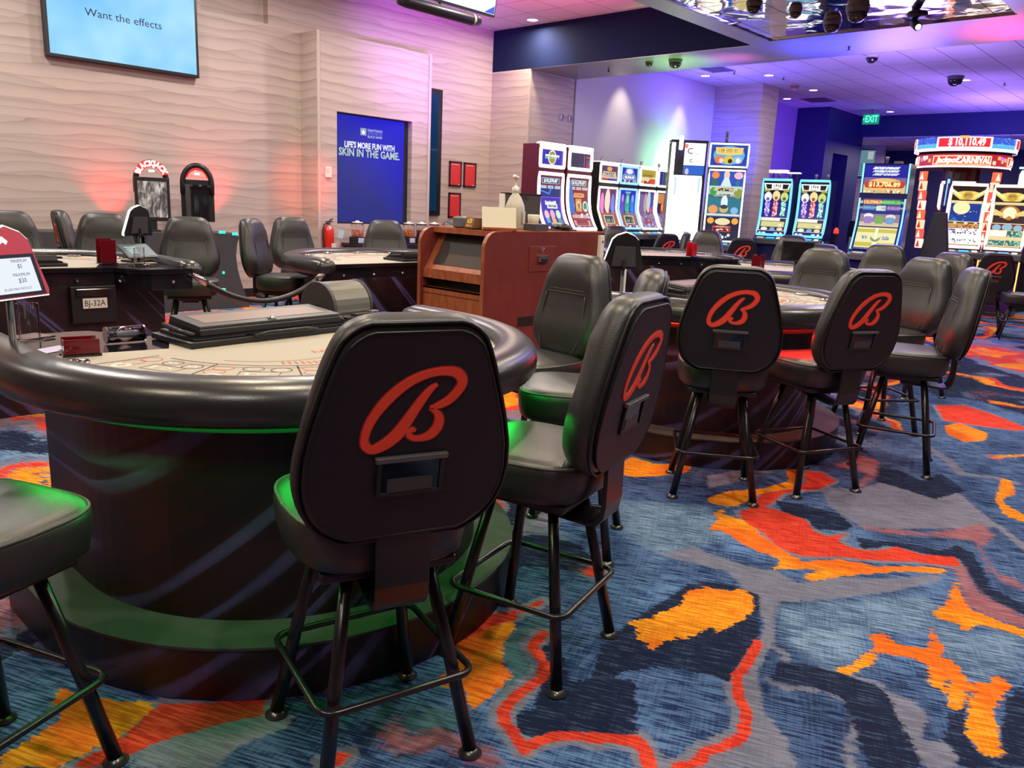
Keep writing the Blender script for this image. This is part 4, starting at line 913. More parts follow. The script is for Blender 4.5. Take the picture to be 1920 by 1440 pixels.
def podium():
    x0, x1, y0, y1, H = 4.27, 5.76, 4.26, 5.04, 1.245
    t = thing('podium', 'cherry wood pit podium with slanted glass front and maroon side, middle of the pit', 'podium', (x0, y0, 0))
    W, Dp = x1 - x0, y1 - y0
    side = [(0, 0), (W, 0), (W, H - .01), (.13, H - .01)] + [(.13 + .13 * math.cos(rad(a)), H - .14 + .13 * math.sin(rad(a))) for a in (100, 115, 130, 145, 160, 170, 180)] 
    for y, nm in ((0, 'side_panel'), (Dp - .04, 'side_panel')):
        m = MB(); m.prism(side, y, y + .035, MAROON, axis='y')
        edge = [(p[0], p[1]) for p in side[3:]] + [(0, .0)]
        o = m.build(nm, t)
        m = MB(); vs = []
        pts = side[3:] + [(0, 0)]
        for px, pz in pts: vs += [(px - .003, y - .001, pz + .002), (px - .003, y + .036, pz + .002)]
        m.add(vs, [(2 * i, 2 * i + 1, 2 * i + 3, 2 * i + 2) for i in range(len(pts) - 1)], CHERRY); m.build('edge_band', o)
    m = MB(); m.box2((.20, .0, H - .012), (W, Dp, H), CHERRY); m.box2((W - .02, .036, 0), (W, Dp - .04, H - .012), MAROON); m.box2((.13, .036, H - .05), (.23, Dp - .04, H - .006), CHERRY); m.build('top', t)
    m = MB()   # front below the screen, with the slot
    m.box2((.03, .036, .82), (.06, Dp - .04, .905), CHERRY); m.box2((.03, .036, .02), (.06, Dp - .04, .755), CHERRY); m.box2((.03, .036, .705), (.027, Dp - .04, .708), BLACKP); m.box2((.12, .036, .75), (.14, Dp - .04, .83), BLACKP); m.box2((.03, .036, .745), (.3, Dp - .04, .755), CHERRY); m.box2((.03, .036, .82), (.3, Dp - .04, .83), CHERRY)
    m.build('front_panel', t)
    m = MB(); a, b = (.045, .905), (.225, H - .045)
    pr = [a, b, (b[0] + .03, b[1]), (a[0] + .03, a[1])]
    for ya, yb in ((.036, .10), (Dp - .105, Dp - .04)): m.prism(pr, ya, yb, CHERRY, axis='y')
    lo = [a, (a[0] + .02, a[1] + .033), (a[0] + .05, a[1] + .033), (a[0] + .03, a[1])]; m.prism(lo, .1, Dp - .105, CHERRY, axis='y')
    m.build('screen_surround', t)
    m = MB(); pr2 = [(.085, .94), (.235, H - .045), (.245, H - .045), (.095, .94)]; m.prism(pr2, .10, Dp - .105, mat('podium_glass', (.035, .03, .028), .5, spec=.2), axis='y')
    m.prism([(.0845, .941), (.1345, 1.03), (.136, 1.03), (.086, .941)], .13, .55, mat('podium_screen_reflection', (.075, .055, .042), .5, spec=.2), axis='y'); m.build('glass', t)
    # lockable hatch, handle, recess and intercom on the maroon side
    m = MB(); m.box2((.50, -.006, .92), (.83, 0, 1.125), MAROON); d = m.build('door', t, bevel=.004)
    m = MB(); m.box2((.60, -.03, 1.0), (.72, -.006, 1.05), CHROME); m.box2((.617, -.0315, .995), (.703, -.012, 1.03), BLACKP); m.lathe([(0, 0), (.018, 0), (.018, .012), (0, .012)], CHROME, n=14, M=T(.65, -.006, 1.10, rx=90)); m.box2((.645, -.02, 1.07), (.655, -.006, 1.10), CHROME); m.build('handle', d, bevel=.004)
    m = MB(); m.box2((.40, -.002, .48), (.66, .001, .56), BLACKP); m.build('cable_recess', t)
    m = MB(); m.box2((1.40, -.035, .93), (1.45, -.0, 1.215), WHITEP); m.lathe([(0, 0), (.012, 0), (.012, .004), (0, .004)], GREYMET, n=10, M=T(1.425, -.035, 1.16, rx=90)); m.build('intercom', t, bevel=.006)
podium()
PZ = 1.2452
t = thing('desk_clock', 'brown desk clock with amber digits 6:33 on the podium', 'clock', (4.47, 4.60, PZ), -112)
m = MB(); m.prism([(-.05, 0), (.07, 0), (.07, .085), (-.025, .09)], -.095, .095, mat('clock_wood', (.15, .065, .025), .5), axis='x'); m.build('case', t, bevel=.008)
m = MB(); MC = T(0, -.0395, .045, rx=-15.5) @ UP
m.text('6:33', .055, E('ffc020', 1.6), M=MC @ T(.012, .012, .002)); m.text('TUE-NOV  12', .022, E('ffb010', 1.3), M=MC @ T(.012, -.026, .002), width=.125); m.build('display', t)
t = tag(MB().box2((-.06, -.05, 0), (.06, .05, .085), mat('clock_grey', (.12, .13, .14), .4)).build('small_speaker', bevel=.012), 'small rounded grey box beside the clock on the podium', 'speaker'); t.location = (4.50, 4.77, PZ); t.rotation_euler.z = rad(10)
t = thing('paper_holder', 'slanted cream paper on a wooden holder on the podium', 'paper holder', (4.52, 4.36, PZ), -40)
m = MB(); m.box2((-.13, -.05, 0), (.13, .06, .02), CHERRY); m.build('base', t, bevel=.003)
m = MB(); m.box((0, .02, .10), (.27, .004, .19), CREAM, M=T(0, 0, 0, rx=-22)); m.build('paper', t)
t = thing('sanitizer_bottle', 'large translucent pump bottle of sanitizer on the podium', 'bottle', (4.86, 4.52, PZ), 30)
m = MB(); pr = [(.0, 0), (.075, 0), (.08, .008), (.08, .17), (.074, .20), (.05, .255), (.028, .285), (.024, .30), (0, .30)]
m.lathe(pr, mat('milky_plastic', (.62, .60, .50), .35, trans=.25), n=28); b = m.build('bottle', t, smooth=True)
m = MB(); m.tube([(.045, 0, .262), (.085, 0, .24), (.088, 0, .19), (.078, 0, .165)], .014, mat('milky_plastic', 'ffffff'), n=10); m.build('handle', t, smooth=True)
m = MB(); m.lathe([(.028, .30), (.03, .302), (.03, .335), (.012, .345), (.008, .36), (.008, .405), (.02, .405), (.022, .425), (0, .43)], WHITEP, n=18); m.tube([(0, 0, .418), (-.06, .0, .425), (-.10, 0, .415)], .011, WHITEP, n=8); m.build('pump', t, smooth=True)
m = MB(); m.box2((-.05, -.0815, .05), (.04, -.079, .15), mat('bottle_label', (.5, .5, .42), .6)); m.build('paper_label', t)
t = tag(MB().lathe([(0, 0), (.04, 0), (.05, .12), (.045, .125), (.04, .11), (0, .11)], CREAM, n=20).build('paper_cup', smooth=True), 'pale cup right of the sanitizer bottle on the podium', 'cup'); t.location = (5.05, 4.48, PZ)
t = tag(MB().box2((-.10, -.06, 0), (.10, .06, .055), DARKG).build('card_box', bevel=.004), 'dark flat box on the podium edge right of the sanitizer bottle', 'box'); t.location = (4.93, 4.34, PZ); t.rotation_euler.z = rad(8)
t = thing('sunglasses_tray', 'low dark tray of small items at the far end of the podium top', 'tray', (5.30, 4.40, PZ), 5)
m = MB(); m.box2((-.16, -.06, 0), (.18, .07, .012), BLACKP); m.build('tray', t, bevel=.003)
m = MB(); m.lathe([(0, 0), (.09, 0), (.085, .03), (.04, .05), (0, .052)], BLACKP, n=18, c=(.02, 0, .012)); m.tube([(-.14, -.03, .02), (-.08, -.03, .035), (-.02, -.03, .02)], .006, BLACKG); m.build('items', t, smooth=True)
t = thing('terminal_back', 'dark grey vented terminal seen from behind on the podium', 'computer terminal', (5.35, 4.90, PZ), -8)
m = MB(); m.box2((-.10, -.06, 0), (.10, .08, .03), DARKG); m.box2((-.03, -.02, .03), (.03, .02, .08), DARKG); m.build('foot', t, bevel=.004)
m = MB(); m.box2((-.20, -.03, .05), (.20, .03, .29), DARKG); m.box2((-.215, -.02, .04), (-.20, .05, .29), WHITEP); m.box2((-.21, -.035, .288), (.21, .04, .30), BLACKP)
for i in range(3): m.box2((-.14, -.032, .245 + i * .013), (.06, -.0302, .250 + i * .013), BLACKP)
m.build('housing', t, bevel=.003)

# ------------------------------------------------------------------ things on the left wall
t = thing('wall_television', 'wall television showing Want the effects on pale blue', 'television', (4.12, 10.24, 3.32))
m = MB(); m.box2((-.88, -.04, -.50), (.87, .05, .52), BLACKP); m.build('bezel', t, bevel=.006)
def tvblue():
    m = bpy.data.materials.new('tv_pale_blue'); m.use_nodes = True; nt, N, L, b = nodes(m)
    tc = N.new('ShaderNodeTexCoord'); n = N.new('ShaderNodeTexNoise'); n.inputs['Scale'].default_value = 1.5; L.new(tc.outputs['Object'], n.inputs[0])
    r = N.new('ShaderNodeValToRGB'); e = r.color_ramp.elements; e[0].position = .3; e[0].color = (*srgb('66b8f4'), 1); e[1].position = .7; e[1].color = (*srgb('a4dcfa'), 1)
    L.new(n.outputs['Fac'], r.inputs[0]); L.new(r.outputs[0], b.inputs['Emission Color']); b.inputs['Emission Strength'].default_value = 1.0; b.inputs['Base Color'].default_value = (0, 0, 0, 1); b.inputs['Roughness'].default_value = .5
    return m
m = MB(); m.box2((-.845, -.0425, -.465), (.835, -.04, .49), tvblue()); m.text('Want the effects', .12, mat('tv_ink', (.01, .02, .08), .6), M=T(-.02, -.0435, .03) @ UP, width=.87); m.build('screen', t)
t = thing('advertising_panel', 'tall blue lit panel reading LIFE\'S MORE FUN WITH SKIN IN THE GAME', 'advertising screen', (7.53, 10.0, 1.83))
m = MB(); m.box2((-.69, -.02, -.78), (.68, .02, .785), BLACKP); m.build('bezel', t)
def panelblue():
    m = bpy.data.materials.new('panel_blue'); m.use_nodes = True; nt, N, L, b = nodes(m)
    tc = N.new('ShaderNodeTexCoord'); sp = N.new('ShaderNodeSeparateXYZ'); L.new(tc.outputs['Object'], sp.inputs[0])
    mu = N.new('ShaderNodeMath'); mu.operation = 'MULTIPLY_ADD'; mu.inputs[1].default_value = .8; L.new(sp.outputs['X'], mu.inputs[0]); L.new(sp.outputs['Z'], mu.inputs[2])
    mr = N.new('ShaderNodeMapRange'); mr.inputs[1].default_value = -.4; mr.inputs[2].default_value = 1.25; L.new(mu.outputs[0], mr.inputs[0])
    r = N.new('ShaderNodeValToRGB'); e = r.color_ramp.elements; e[0].color = (*srgb('2c3488'), 1); e[1].color = (*srgb('0808f0'), 1)
    L.new(mr.outputs[0], r.inputs[0]); L.new(r.outputs[0], b.inputs['Emission Color']); b.inputs['Emission Strength'].default_value = .75; b.inputs['Base Color'].default_value = (0, 0, 0, 1); b.inputs['Roughness'].default_value = .3
    return m
m = MB(); m.box2((-.685, -.0225, -.755), (.60, -.02, .765), panelblue())
Mp = lambda x, z: T(x, -.0235, z) @ UP
m.text("LIFE'S MORE FUN WITH", .115, E('e8ecf8', 1.), M=Mp(-.04, .355), width=.92, bold=.004); m.text('SKIN IN THE GAME.', .15, E('b8d0c0', .9), M=Mp(-.04, .245), width=1.12, bold=.004)
for i, (s, c) in enumerate((('DRAFTKINGS', 'dfe4ff'), ('SPORTSBOOK', '7f8cc8'), ('BLACK HAWK', 'dfe4ff'))): m.text(s, .05, E(c, .9), M=Mp(.05, .585 - i * .045), width=.27)
m.box2((-.22, -.0235, .505), (-.11, -.0225, .61), E('8fa0c0', .8)); m.prism([(-.19, .53), (-.165, .515), (-.14, .53), (-.13, .58), (-.145, .56), (-.165, .595), (-.185, .56), (-.20, .58)], -.0245, -.0235, E('f0f4ff', 1.), axis='y')
m.build('screen', t)
t = thing('thermostat', 'small white thermostat on the pilaster left of the blue panel', 'thermostat', (6.69, 9.875, 1.77)); m = MB(); m.box2((-.055, -.014, -.075), (.045, .015, .075), WHITEP); m.build('case', t, bevel=.006); m = MB(); m.box2((-.045, -.016, -.02), (.0, -.014, .055), CREAM); m.build('cover', t)
def red_notice(x0, x1, z0, z1, label):
    t = thing('framed_notice', label, 'framed notice', ((x0 + x1) / 2, 10.285, (z0 + z1) / 2), 0, 'red framed notices'); a, b = (x1 - x0) / 2, (z1 - z0) / 2
    m = MB()
    for p0, p1 in (((-a, -.012, -b), (-a + .022, .013, b)), ((a - .022, -.012, -b), (a, .013, b)), ((-a, -.012, b - .022), (a, .013, b)), ((-a, -.012, -b), (a, .013, -b + .022))): m.box2(p0, p1, BLACKP)
    m.build('frame', t)
    m = MB(); m.box2((-a + .02, -.004, -b + .02), (a - .02, .012, b - .02), mat('notice_red', (.60, .03, .035), .3, emit=(.5, .02, .03), es=.12))
    w = mat('notice_text', (.75, .45, .42), .5); m.box2((-a * .7, -.006, b * .72), (a * .55, -.004, b * .78), w)
    for i in range(8): m.box2((-a * .7, -.0055, b * (.5 - i * .13)), (a * (.6 - .12 * ((i * 7) % 4)), -.004, b * (.52 - i * .13)), mat('notice_small_text', (.62, .12, .12), .5))
    m.box2((a * .45, -.006, -b * .88), (a * .75, -.004, -b * .82), w); m.build('notice', t)
red_notice(9.38, 9.66, 1.70, 2.11, 'upper left of the three red framed notices')
red_notice(9.72, 10.01, 1.70, 2.11, 'upper right of the three red framed notices')
red_notice(9.38, 9.66, 1.17, 1.59, 'lower red framed notice of the three')
t = thing('fire_extinguisher', 'red fire extinguisher with black hose against the pilaster', 'fire extinguisher', (6.63, 9.808, .62))
m = MB(); m.lathe([(0, 0), (.075, 0), (.08, .01), (.08, .34), (.07, .375), (.03, .40), (.028, .415), (0, .415)], mat('extinguisher_red', (.62, .02, .012), .25, coat=.4), n=24); m.build('cylinder', t, smooth=True)
m = MB(); m.box2((-.022, -.022, .41), (.022, .022, .46), CHROME); m.box2((-.04, -.012, .455), (.07, .012, .47), BLACKP); m.tube([(-.02, 0, .44), (.04, 0, .49), (.08, 0, .5)], .01, BLACKP); m.build('valve', t, bevel=.002)
m = MB(); m.tube([(-.02, 0, .44), (-.075, -.01, .42), (-.105, -.02, .34), (-.10, -.03, .15), (-.09, -.04, .02)], .012, BLACKP, n=8); m.build('hose', t, smooth=True)
m = MB(); m.box2((.03, -.088, .26), (.12, -.084, .38), mat('tag_cyan', (.4, .62, .62), .6), M=T(ry=15)); m.box2((.0, -.083, .04), (.075, -.079, .16), CREAM); m.build('paper_tag', t)
t = thing('wall_shelf', 'low counter under the blue panel carrying the candy machines', 'counter', (8.1, 9.66, 0)); m = MB(); m.box2((-1.2, -.20, .74), (1.3, .22, .78), BLACKP); m.build('top', t, bevel=.004); m = MB(); m.box2((-1.15, -.16, 0), (1.25, .21, .74), DARKG); m.build('body', t)
def candy(x, col, label, k):
    t = thing('candy_dispenser', label, 'candy dispenser', (x, 9.62, .78), 0, 'candy dispensers on the counter')
    m = MB(); m.box2((-.085, -.085, 0), (.085, .085, .10), BLACKP); m.box2((-.05, -.10, .012), (.05, -.085, .085), mat('candy_label', (.45, .48, .62), .5)); m.build('base', t, bevel=.006)
    m = MB(); m.lathe([(0, .105), (.075, .105), (.082, .115), (.082, .20), (.078, .205), (0, .207)], col, n=20); m.build('candy', t, smooth=True)['kind'] = 'stuff'
    m = MB(); m.lathe([(.09, .10), (.094, .11), (.094, .27), (.08, .295), (.077, .295), (.091, .269), (.091, .112), (.09, .10)], CLEAR, n=24, cap=False); m.build('jar', t, smooth=True)
    m = MB(); m.lathe([(0, .297), (.08, .297), (.078, .31), (.03, .315), (.025, .33), (0, .332)], WHITEP, n=20); m.build('lid', t, smooth=True)
def candymat(name, cols):
    m = bpy.data.materials.new(name); m.use_nodes = True; nt, N, L, b = nodes(m)
    tc = N.new('ShaderNodeTexCoord'); v = N.new('ShaderNodeTexVoronoi'); v.inputs['Scale'].default_value = 45; L.new(tc.outputs['Object'], v.inputs[0])
    r = N.new('ShaderNodeValToRGB'); r.color_ramp.interpolation = 'CONSTANT'; sx = N.new('ShaderNodeSeparateColor'); L.new(v.outputs['Color'], sx.inputs[0]); L.new(sx.outputs[0], r.inputs[0])
    e = r.color_ramp.elements; e[0].color = (*srgb(cols[0]), 1); e[1].position = .4; e[1].color = (*srgb(cols[1]), 1); x = e.new(.7); x.color = (*srgb(cols[2]), 1)
    L.new(r.outputs[0], b.inputs['Base Color']); b.inputs['Roughness'].default_value = .3; return m
c_or = candymat('candy_orange', ('f07020', 'f8a830', 'd83818')); c_br = candymat('candy_brown', ('5a2c20', '7a4030', '402018')); c_pk = candymat('candy_pink', ('d86858', 'e89070', 'f0b080')); c_rd = candymat('candy_red', ('d03828', 'e86040', 'b82020'))
for x, c, l in ((7.0, c_pk, 'candy dispenser with pale orange sweets left of the olive stool'), (7.62, c_rd, 'candy dispenser mostly hidden behind the olive stool'), (7.96, c_or, 'candy dispenser with bright orange sweets'), (8.22, c_br, 'candy dispenser with brown sweets'), (8.48, c_rd, 'candy dispenser with red sweets beside the podium')):
    candy(x, c, l, 0)
# wall plates high on the alcove
for x, l in ((11.22, 'left small grey wall plate high on the alcove wall'), (11.45, 'right small grey wall plate high on the alcove wall')):
    t = thing('wall_plate', l, 'wall plate', (x, 9.41, 2.98), 0); m = MB(); m.box2((-.055, -.008, -.06), (.055, .01, .06), mat('plate_grey', (.30, .27, .36), .5)); m.build('plate', t, bevel=.004); m = MB(); m.box2((-.03, -.012, -.035), (-.005, -.008, .035), WHITEP); m.box2((.01, -.012, -.035), (.03, -.008, .035), DARKG); m.build('socket', t)
# hanging television near the ceiling, its speaker bar
t = thing('hanging_television', 'television hanging from the ceiling at the top edge, white screen with blue banner', 'television', (6.45, 7.0, 3.92), 0)
m = MB(); MV = T(0, 0, 0, rx=8); m.box2((-.62, -.03, -.36), (.60, .03, .36), BLACKP, M=MV); m.box2((-.05, .03, .1), (.05, .09, .42), BLACKP, M=MV); m.build('bezel', t)
m = MB(); m.box2((-.60, -.0325, -.335), (.585, -.03, .345), E('e4f2ff', 1.1), M=MV); m.box2((-.6, -.0335, -.24), (.25, -.0325, -.12), E('1456d0', 1.), M=MV); m.prism([(.42, -.33), (.58, -.33), (.58, -.24)], -.0335, -.0325, E('1456d0', 1.), axis='y', M=MV); m.text('Eleven Lines', .085, E('ffffff', 1.2), M=MV @ T(-.02, -.0345, -.18) @ UP); m.build('screen', t)
t = thing('speaker_bar', 'long dark rounded bar hanging below the ceiling television', 'speaker bar', (6.2, 6.98, 3.46), 0)
m = MB(); m.lathe([(0, -.62), (.05, -.6), (.062, -.5), (.062, .45), (.045, .56), (0, .6)], BLACKP, n=18, M=T(ry=90)); m.build('body', t, smooth=True); m = MB(); m.lathe([(.0, .44), (.064, .44), (.064, .47), (0, .47)], mat('bar_end_beige', (.45, .42, .34), .4), n=18, M=T(ry=90)); m.tube([(.0, .03, .06), (.0, .11, .2), (.0, .12, .84)], .015, BLACKP); m.build('bracket', t)

# ------------------------------------------------------------------ electronic blackjack stations at the left wall
def ebj(x, y, rz, label, k):
    t = thing('blackjack_station', label, 'electronic game station', (x, y, 0), rz, 'electronic blackjack stations')
    m = MB(); side = [(-.75, 0), (.52, 0), (.47, .14), (.41, .32), (.365, .50), (.35, .66), (.37, .80), (.40, .88), (.36, .925), (.10, .94), (-.75, .94)]
    m.prism(side, -.03, .03, DARKG, axis='y'); m.prism([(p[0] * .98, p[1]) for p in side], .42, .48, DARKG, axis='y'); m.build('side_panel', t, bevel=.006)
    m = MB(); m.box2((-.72, .02, 0), (.30, .43, .80), BLACKP); m.box2((-.7, -.02, .88), (.34, .46, .94), DARKG); m.build('body', t, bevel=.006)
    for px, pz, w in () if k else ((.17, .945, .05), (.34, .925, .045), (.17, .45, .016), (.15, .24, .045)):
        m = MB(); m.box((px, -.034, pz), (w * 1.6, .012, .03), E('20ffb0', 2.2)); m.build('green_light', t, bevel=.003)
    return t
def ebj_screen(x, y, z, rz, label, front):
    t = thing('blackjack_display', label, 'blackjack display', (x, y, z), rz, 'arched blackjack displays')
    m = MB(); m.box2((-.07, -.06, -.12), (.07, .06, -.10), BLACKP); m.box2((-.035, -.02, -.10), (.035, .03, .06), BLACKP); m.build('foot', t, bevel=.003)
    m = MB(); m.box2((-.19, -.03, 0), (.19, .03, .50), BLACKP); m.box2((-.12, .03, .03), (-.05, .07, .44), BLACKG); m.box2((-.02, .03, .03), (.05, .07, .44), BLACKG); m.box2((.08, .03, .03), (.14, .07, .44), DARKG); m.build('housing', t, bevel=.006)
    def scr():
        mm = bpy.data.materials.new('sepia_screen'); mm.use_nodes = True; nt, N, L, b = nodes(mm)
        tc = N.new('ShaderNodeTexCoord'); mp = N.new('ShaderNodeMapping'); mp.inputs['Scale'].default_value = (14, 1, 5); L.new(tc.outputs['Object'], mp.inputs[0]); n = N.new('ShaderNodeTexNoise'); n.inputs['Scale'].default_value = 1.4; n.inputs['Detail'].default_value = 4; n.inputs['Distortion'].default_value = 1; L.new(mp.outputs[0], n.inputs[0])
        r = N.new('ShaderNodeValToRGB'); e = r.color_ramp.elements; e[0].position = .38; e[0].color = (.06, .05, .05, 1); e[1].position = .66; e[1].color = (.62, .60, .52, 1); x = e.new(.5); x.color = (.24, .19, .18, 1)
        L.new(n.outputs['Fac'], r.inputs[0]); L.new(r.outputs[0], b.inputs['Emission Color']); b.inputs['Emission Strength'].default_value = .9; b.inputs['Base Color'].default_value = (0, 0, 0, 1); return mm
    m = MB(); m.box2((-.155, -.033, .045), (.155, -.03, .455), MATS.setdefault('sepia', None) or MATS.__setitem__('sepia', scr()) or MATS['sepia']); m.build('screen', t)
    m = MB(); m.tube([(-.165, .03, .33)] + [(.165 * -math.cos(rad(a)), .03, .46 + .21 * math.sin(rad(a))) for a in range(0, 181, 12)] + [(.165, .03, .33)], .032, BLACKP, n=12); m.tube([(-.165, .04, .42), (.165, .04, .42)], .026, BLACKP); m.build('arch', t, smooth=True)
    m = MB(); ra, rb = .11, .19; pts = [(r * math.cos(rad(a)), .505 + r * math.sin(rad(a))) for r, rng in ((rb, range(12, 169, 12)), (ra, range(168, 11, -12))) for a in rng]
    m.prism(pts, -.05, -.028, E('ff2018', 1.6), axis='y')
    tv, tf = text_geo('BLACKJACK', .085, 0, 'CENTER', .40, 0, .004)
    out = []
    for v in tv: a = PI / 2 - v[0] / .148; r = .15 + v[1]; out.append((r * math.cos(a), -.051, .505 + r * math.sin(a)))
    m.add(out, tf, E('fff0f0', 2.5)); m.box2((-.03, -.05, .56), (.03, -.03, .585), E('e8d0ff', 3)); m.build('lit_word', t)
ebj(4.62, 9.40, 0, 'dark grey curved-sided game station with green lights, right of the olive stool', 0)
ebj(3.2, 9.45, 0, 'dark game station behind the BJ-32A table, under the front-facing blackjack display', 1)
ebj_screen(4.06, 9.60, 1.06, -16, 'blackjack display facing the room with lit red arched word', True)
ebj_screen(4.64, 9.66, 1.06, 152, 'blackjack display seen from behind as a black arch', False)

# ------------------------------------------------------------------ slot machines (local: front faces -y)
class Face:
    def __init__(s, prof):
        s.p = [Vector((0, y, z)) for y, z in prof]; s.l = [0]
        for a, b in zip(s.p[:-1], s.p[1:]): s.l.append(s.l[-1] + (b - a).length)
        s.L = s.l[-1]
    def at(s, t, d=0.):
        q = max(0, min(1, t)) * s.L
        for i in range(len(s.p) - 1):
            if q <= s.l[i + 1] + 1e-9:
                k = (q - s.l[i]) / (s.l[i + 1] - s.l[i]); v = s.p[i].lerp(s.p[i + 1], k); dr = (s.p[i + 1] - s.p[i]).normalized()
                n = Vector((0, -dr.z, dr.y)); return v + n * d
        return s.p[-1].copy()
def zs(F, z):
    lo, hi = 0., 1.
    for _ in range(30):
        m_ = (lo + hi) / 2
        if F.at(m_).z < z: lo = m_
        else: hi = m_
    return lo
def screen(t, F, s0, s1, w, art, frame=None, fs=2.5, fr=.016, bg='101030', bs=.8, name='screen'):
    m = MB(); H = (s1 - s0) * F.L
    def P(u, v, d): q = F.at(s0 + (s1 - s0) * v, d); return (u * w / 2, q.y, q.z)
    def grid(u0, u1, v0, v1, d, mt):
        n = max(1, int((v1 - v0) * 14)); vs = []; fs = []
        for i in range(n + 1):
            v = v0 + (v1 - v0) * i / n; vs += [P(u0, v, d), P(u1, v, d)]
        for i in range(n): fs.append((2 * i, 2 * i + 1, 2 * i + 3, 2 * i + 2))
        m.add(vs, fs, mt)
    grid(-1, 1, 0, 1, .003, E(bg, bs)); d = .004
    for a in art:
        k = a[0]; d += .0006
        if k == 'r': grid(a[1], a[2], a[3], a[4], d, E(a[5], a[6] if len(a) > 6 else 1.))
        elif k == 'e':
            _, cu, cv, ru, rv, col = a[:6]; n = 18; vs = [P(cu, cv, d)] + [P(cu + ru * math.cos(2 * PI * i / n), cv + rv * math.sin(2 * PI * i / n), d) for i in range(n)]
            m.add(vs, [(0, 1 + i, 1 + (i + 1) % n) for i in range(n)], E(col, a[6] if len(a) > 6 else 1.))
        elif k == 'p':
            vs = [P(u, v, d) for u, v in a[1]]; m.add(vs, [tuple(range(len(vs)))], E(a[2], a[3] if len(a) > 3 else 1.))
        elif k == 't':
            _, s, cu, cv, h, col = a[:6]; wd = a[6] if len(a) > 6 else None
            tv, tf = text_geo(s, h * H, 0, 'CENTER', wd * w / 2 if wd else None, a[8] if len(a) > 8 else 0, .003)
            m.add([P(cu + x / (w / 2), cv + y / H, d) for x, y, z in tv], tf, E(col, a[7] if len(a) > 7 else 1.2))
        elif k == 'q':   # illegible lettering as rows of small strokes
            _, n, cu, cv, wd, hh, col = a[:7]; rg = random.Random(n * 13 + int(cv * 1000))
            for i in range(n):
                u = cu - wd + 2 * wd * (i + .5) / n; bw = wd / n * .62
                if rg.random() < .12: continue
                grid(u - bw, u - bw * .35, cv - hh, cv + hh, d, E(col, 1.1)); grid(u - bw, u + bw, cv + hh * rg.choice((.55, -.1)), cv + hh * rg.choice((.95, .95, .5)), d, E(col, 1.1))
                if rg.random() < .6: grid(u + bw * .35, u + bw, cv - hh * rg.choice((1, 1, .1)), cv + hh, d, E(col, 1.1))
        elif k == 's':   # scatter of little symbols
            _, u0, u1, v0, v1, n, cols, r = a[:8]
            rg = random.Random(n * 7 + int(abs(u0) * 100))
            for i in range(n):
                cu = rg.uniform(u0, u1); cv = rg.uniform(v0, v1); q = r * rg.uniform(.5, 1.2); c = rg.choice(cols)
                vs = [P(cu + q * math.cos(2 * PI * j / 6), cv + q * (w / 2 / H) * math.sin(2 * PI * j / 6), d) for j in range(6)]; m.add(vs, [tuple(range(6))], E(c, 1.))
    o = m.build(name, t)
    if frame:
        m = MB(); e = 1 + .02 / w; pts = []
        n = 12
        for i in range(n + 1): pts.append(P(-e, i / n, .012))
        for i in range(n + 1): pts.append(P(e, 1 - i / n, .012))
        m.tube(pts, fr, E(frame, fs), n=8, closed=True); m.build('light_frame', o, smooth=True)
    return o
def cabinet(t, F, w, back, deck=True, body=None, zc=None, led=None):
    body = body or BLACKP
    fr = [(p.y, p.z) for p in F.p]; z0 = fr[0][1]
    prof = fr + [(back, fr[-1][1])] + [(back, z0 - .05), (fr[0][0], z0 - .05)]
    m = MB(); m.prism(prof, -w / 2, w / 2, body, axis='x'); m.build('cabinet', t)
    if deck:
        y0 = fr[0][0]
        m = MB(); m.prism([(y0 - .16, z0 - .14), (y0 - .14, z0 - .06), (y0 + .02, z0 - .01), (back, z0 - .01), (back, z0 - .2)], -w / 2, w / 2, DARKG, axis='x'); dk = m.build('button_deck', t, bevel=.006)
        m = MB(); M0 = T(0, y0 - .06, z0 - .032, rx=17)
        m.box((-w * .28, 0, .004), (w * .22, .05, .01), E('d8d0c0', .8), M=M0); m.box((w * .05, 0, .004), (w * .26, .055, .012), E('30b0ff', 1.3), M=M0); m.box((w * .32, 0, .006), (w * .14, .06, .016), E('f0e8e0', .9), M=M0); m.build('buttons', dk, bevel=.003)
        m = MB(); m.box2((-w * .46, y0 - .02, .10), (w * .46, back, z0 - .12), body); m.box2((-w * .5, y0 - .1, 0), (w * .5, back + .02, .10), BLACKP)
        if led:
            for s in (-1, 1): m.tube([(s * w * .47, y0 - .03, .12), (s * w * .47, y0 - .03, z0 - .16)], .012, E(led, 2.5), n=6)
        m.build('base', t, bevel=.004)
def candle(t, x, y, z, col='a0a0a8'):
    m = MB(); m.lathe([(.022, 0), (.022, .05), (.026, .052), (.026, .10), (.02, .105), (0, .106)], mat('candle_grey', (.25, .24, .27), .4), n=12, c=(x, y, z)); m.build('candle_light', t, smooth=True)
def slot(name, label, loc, rz, group): return thing(name, label, 'slot machine', loc, rz, group)

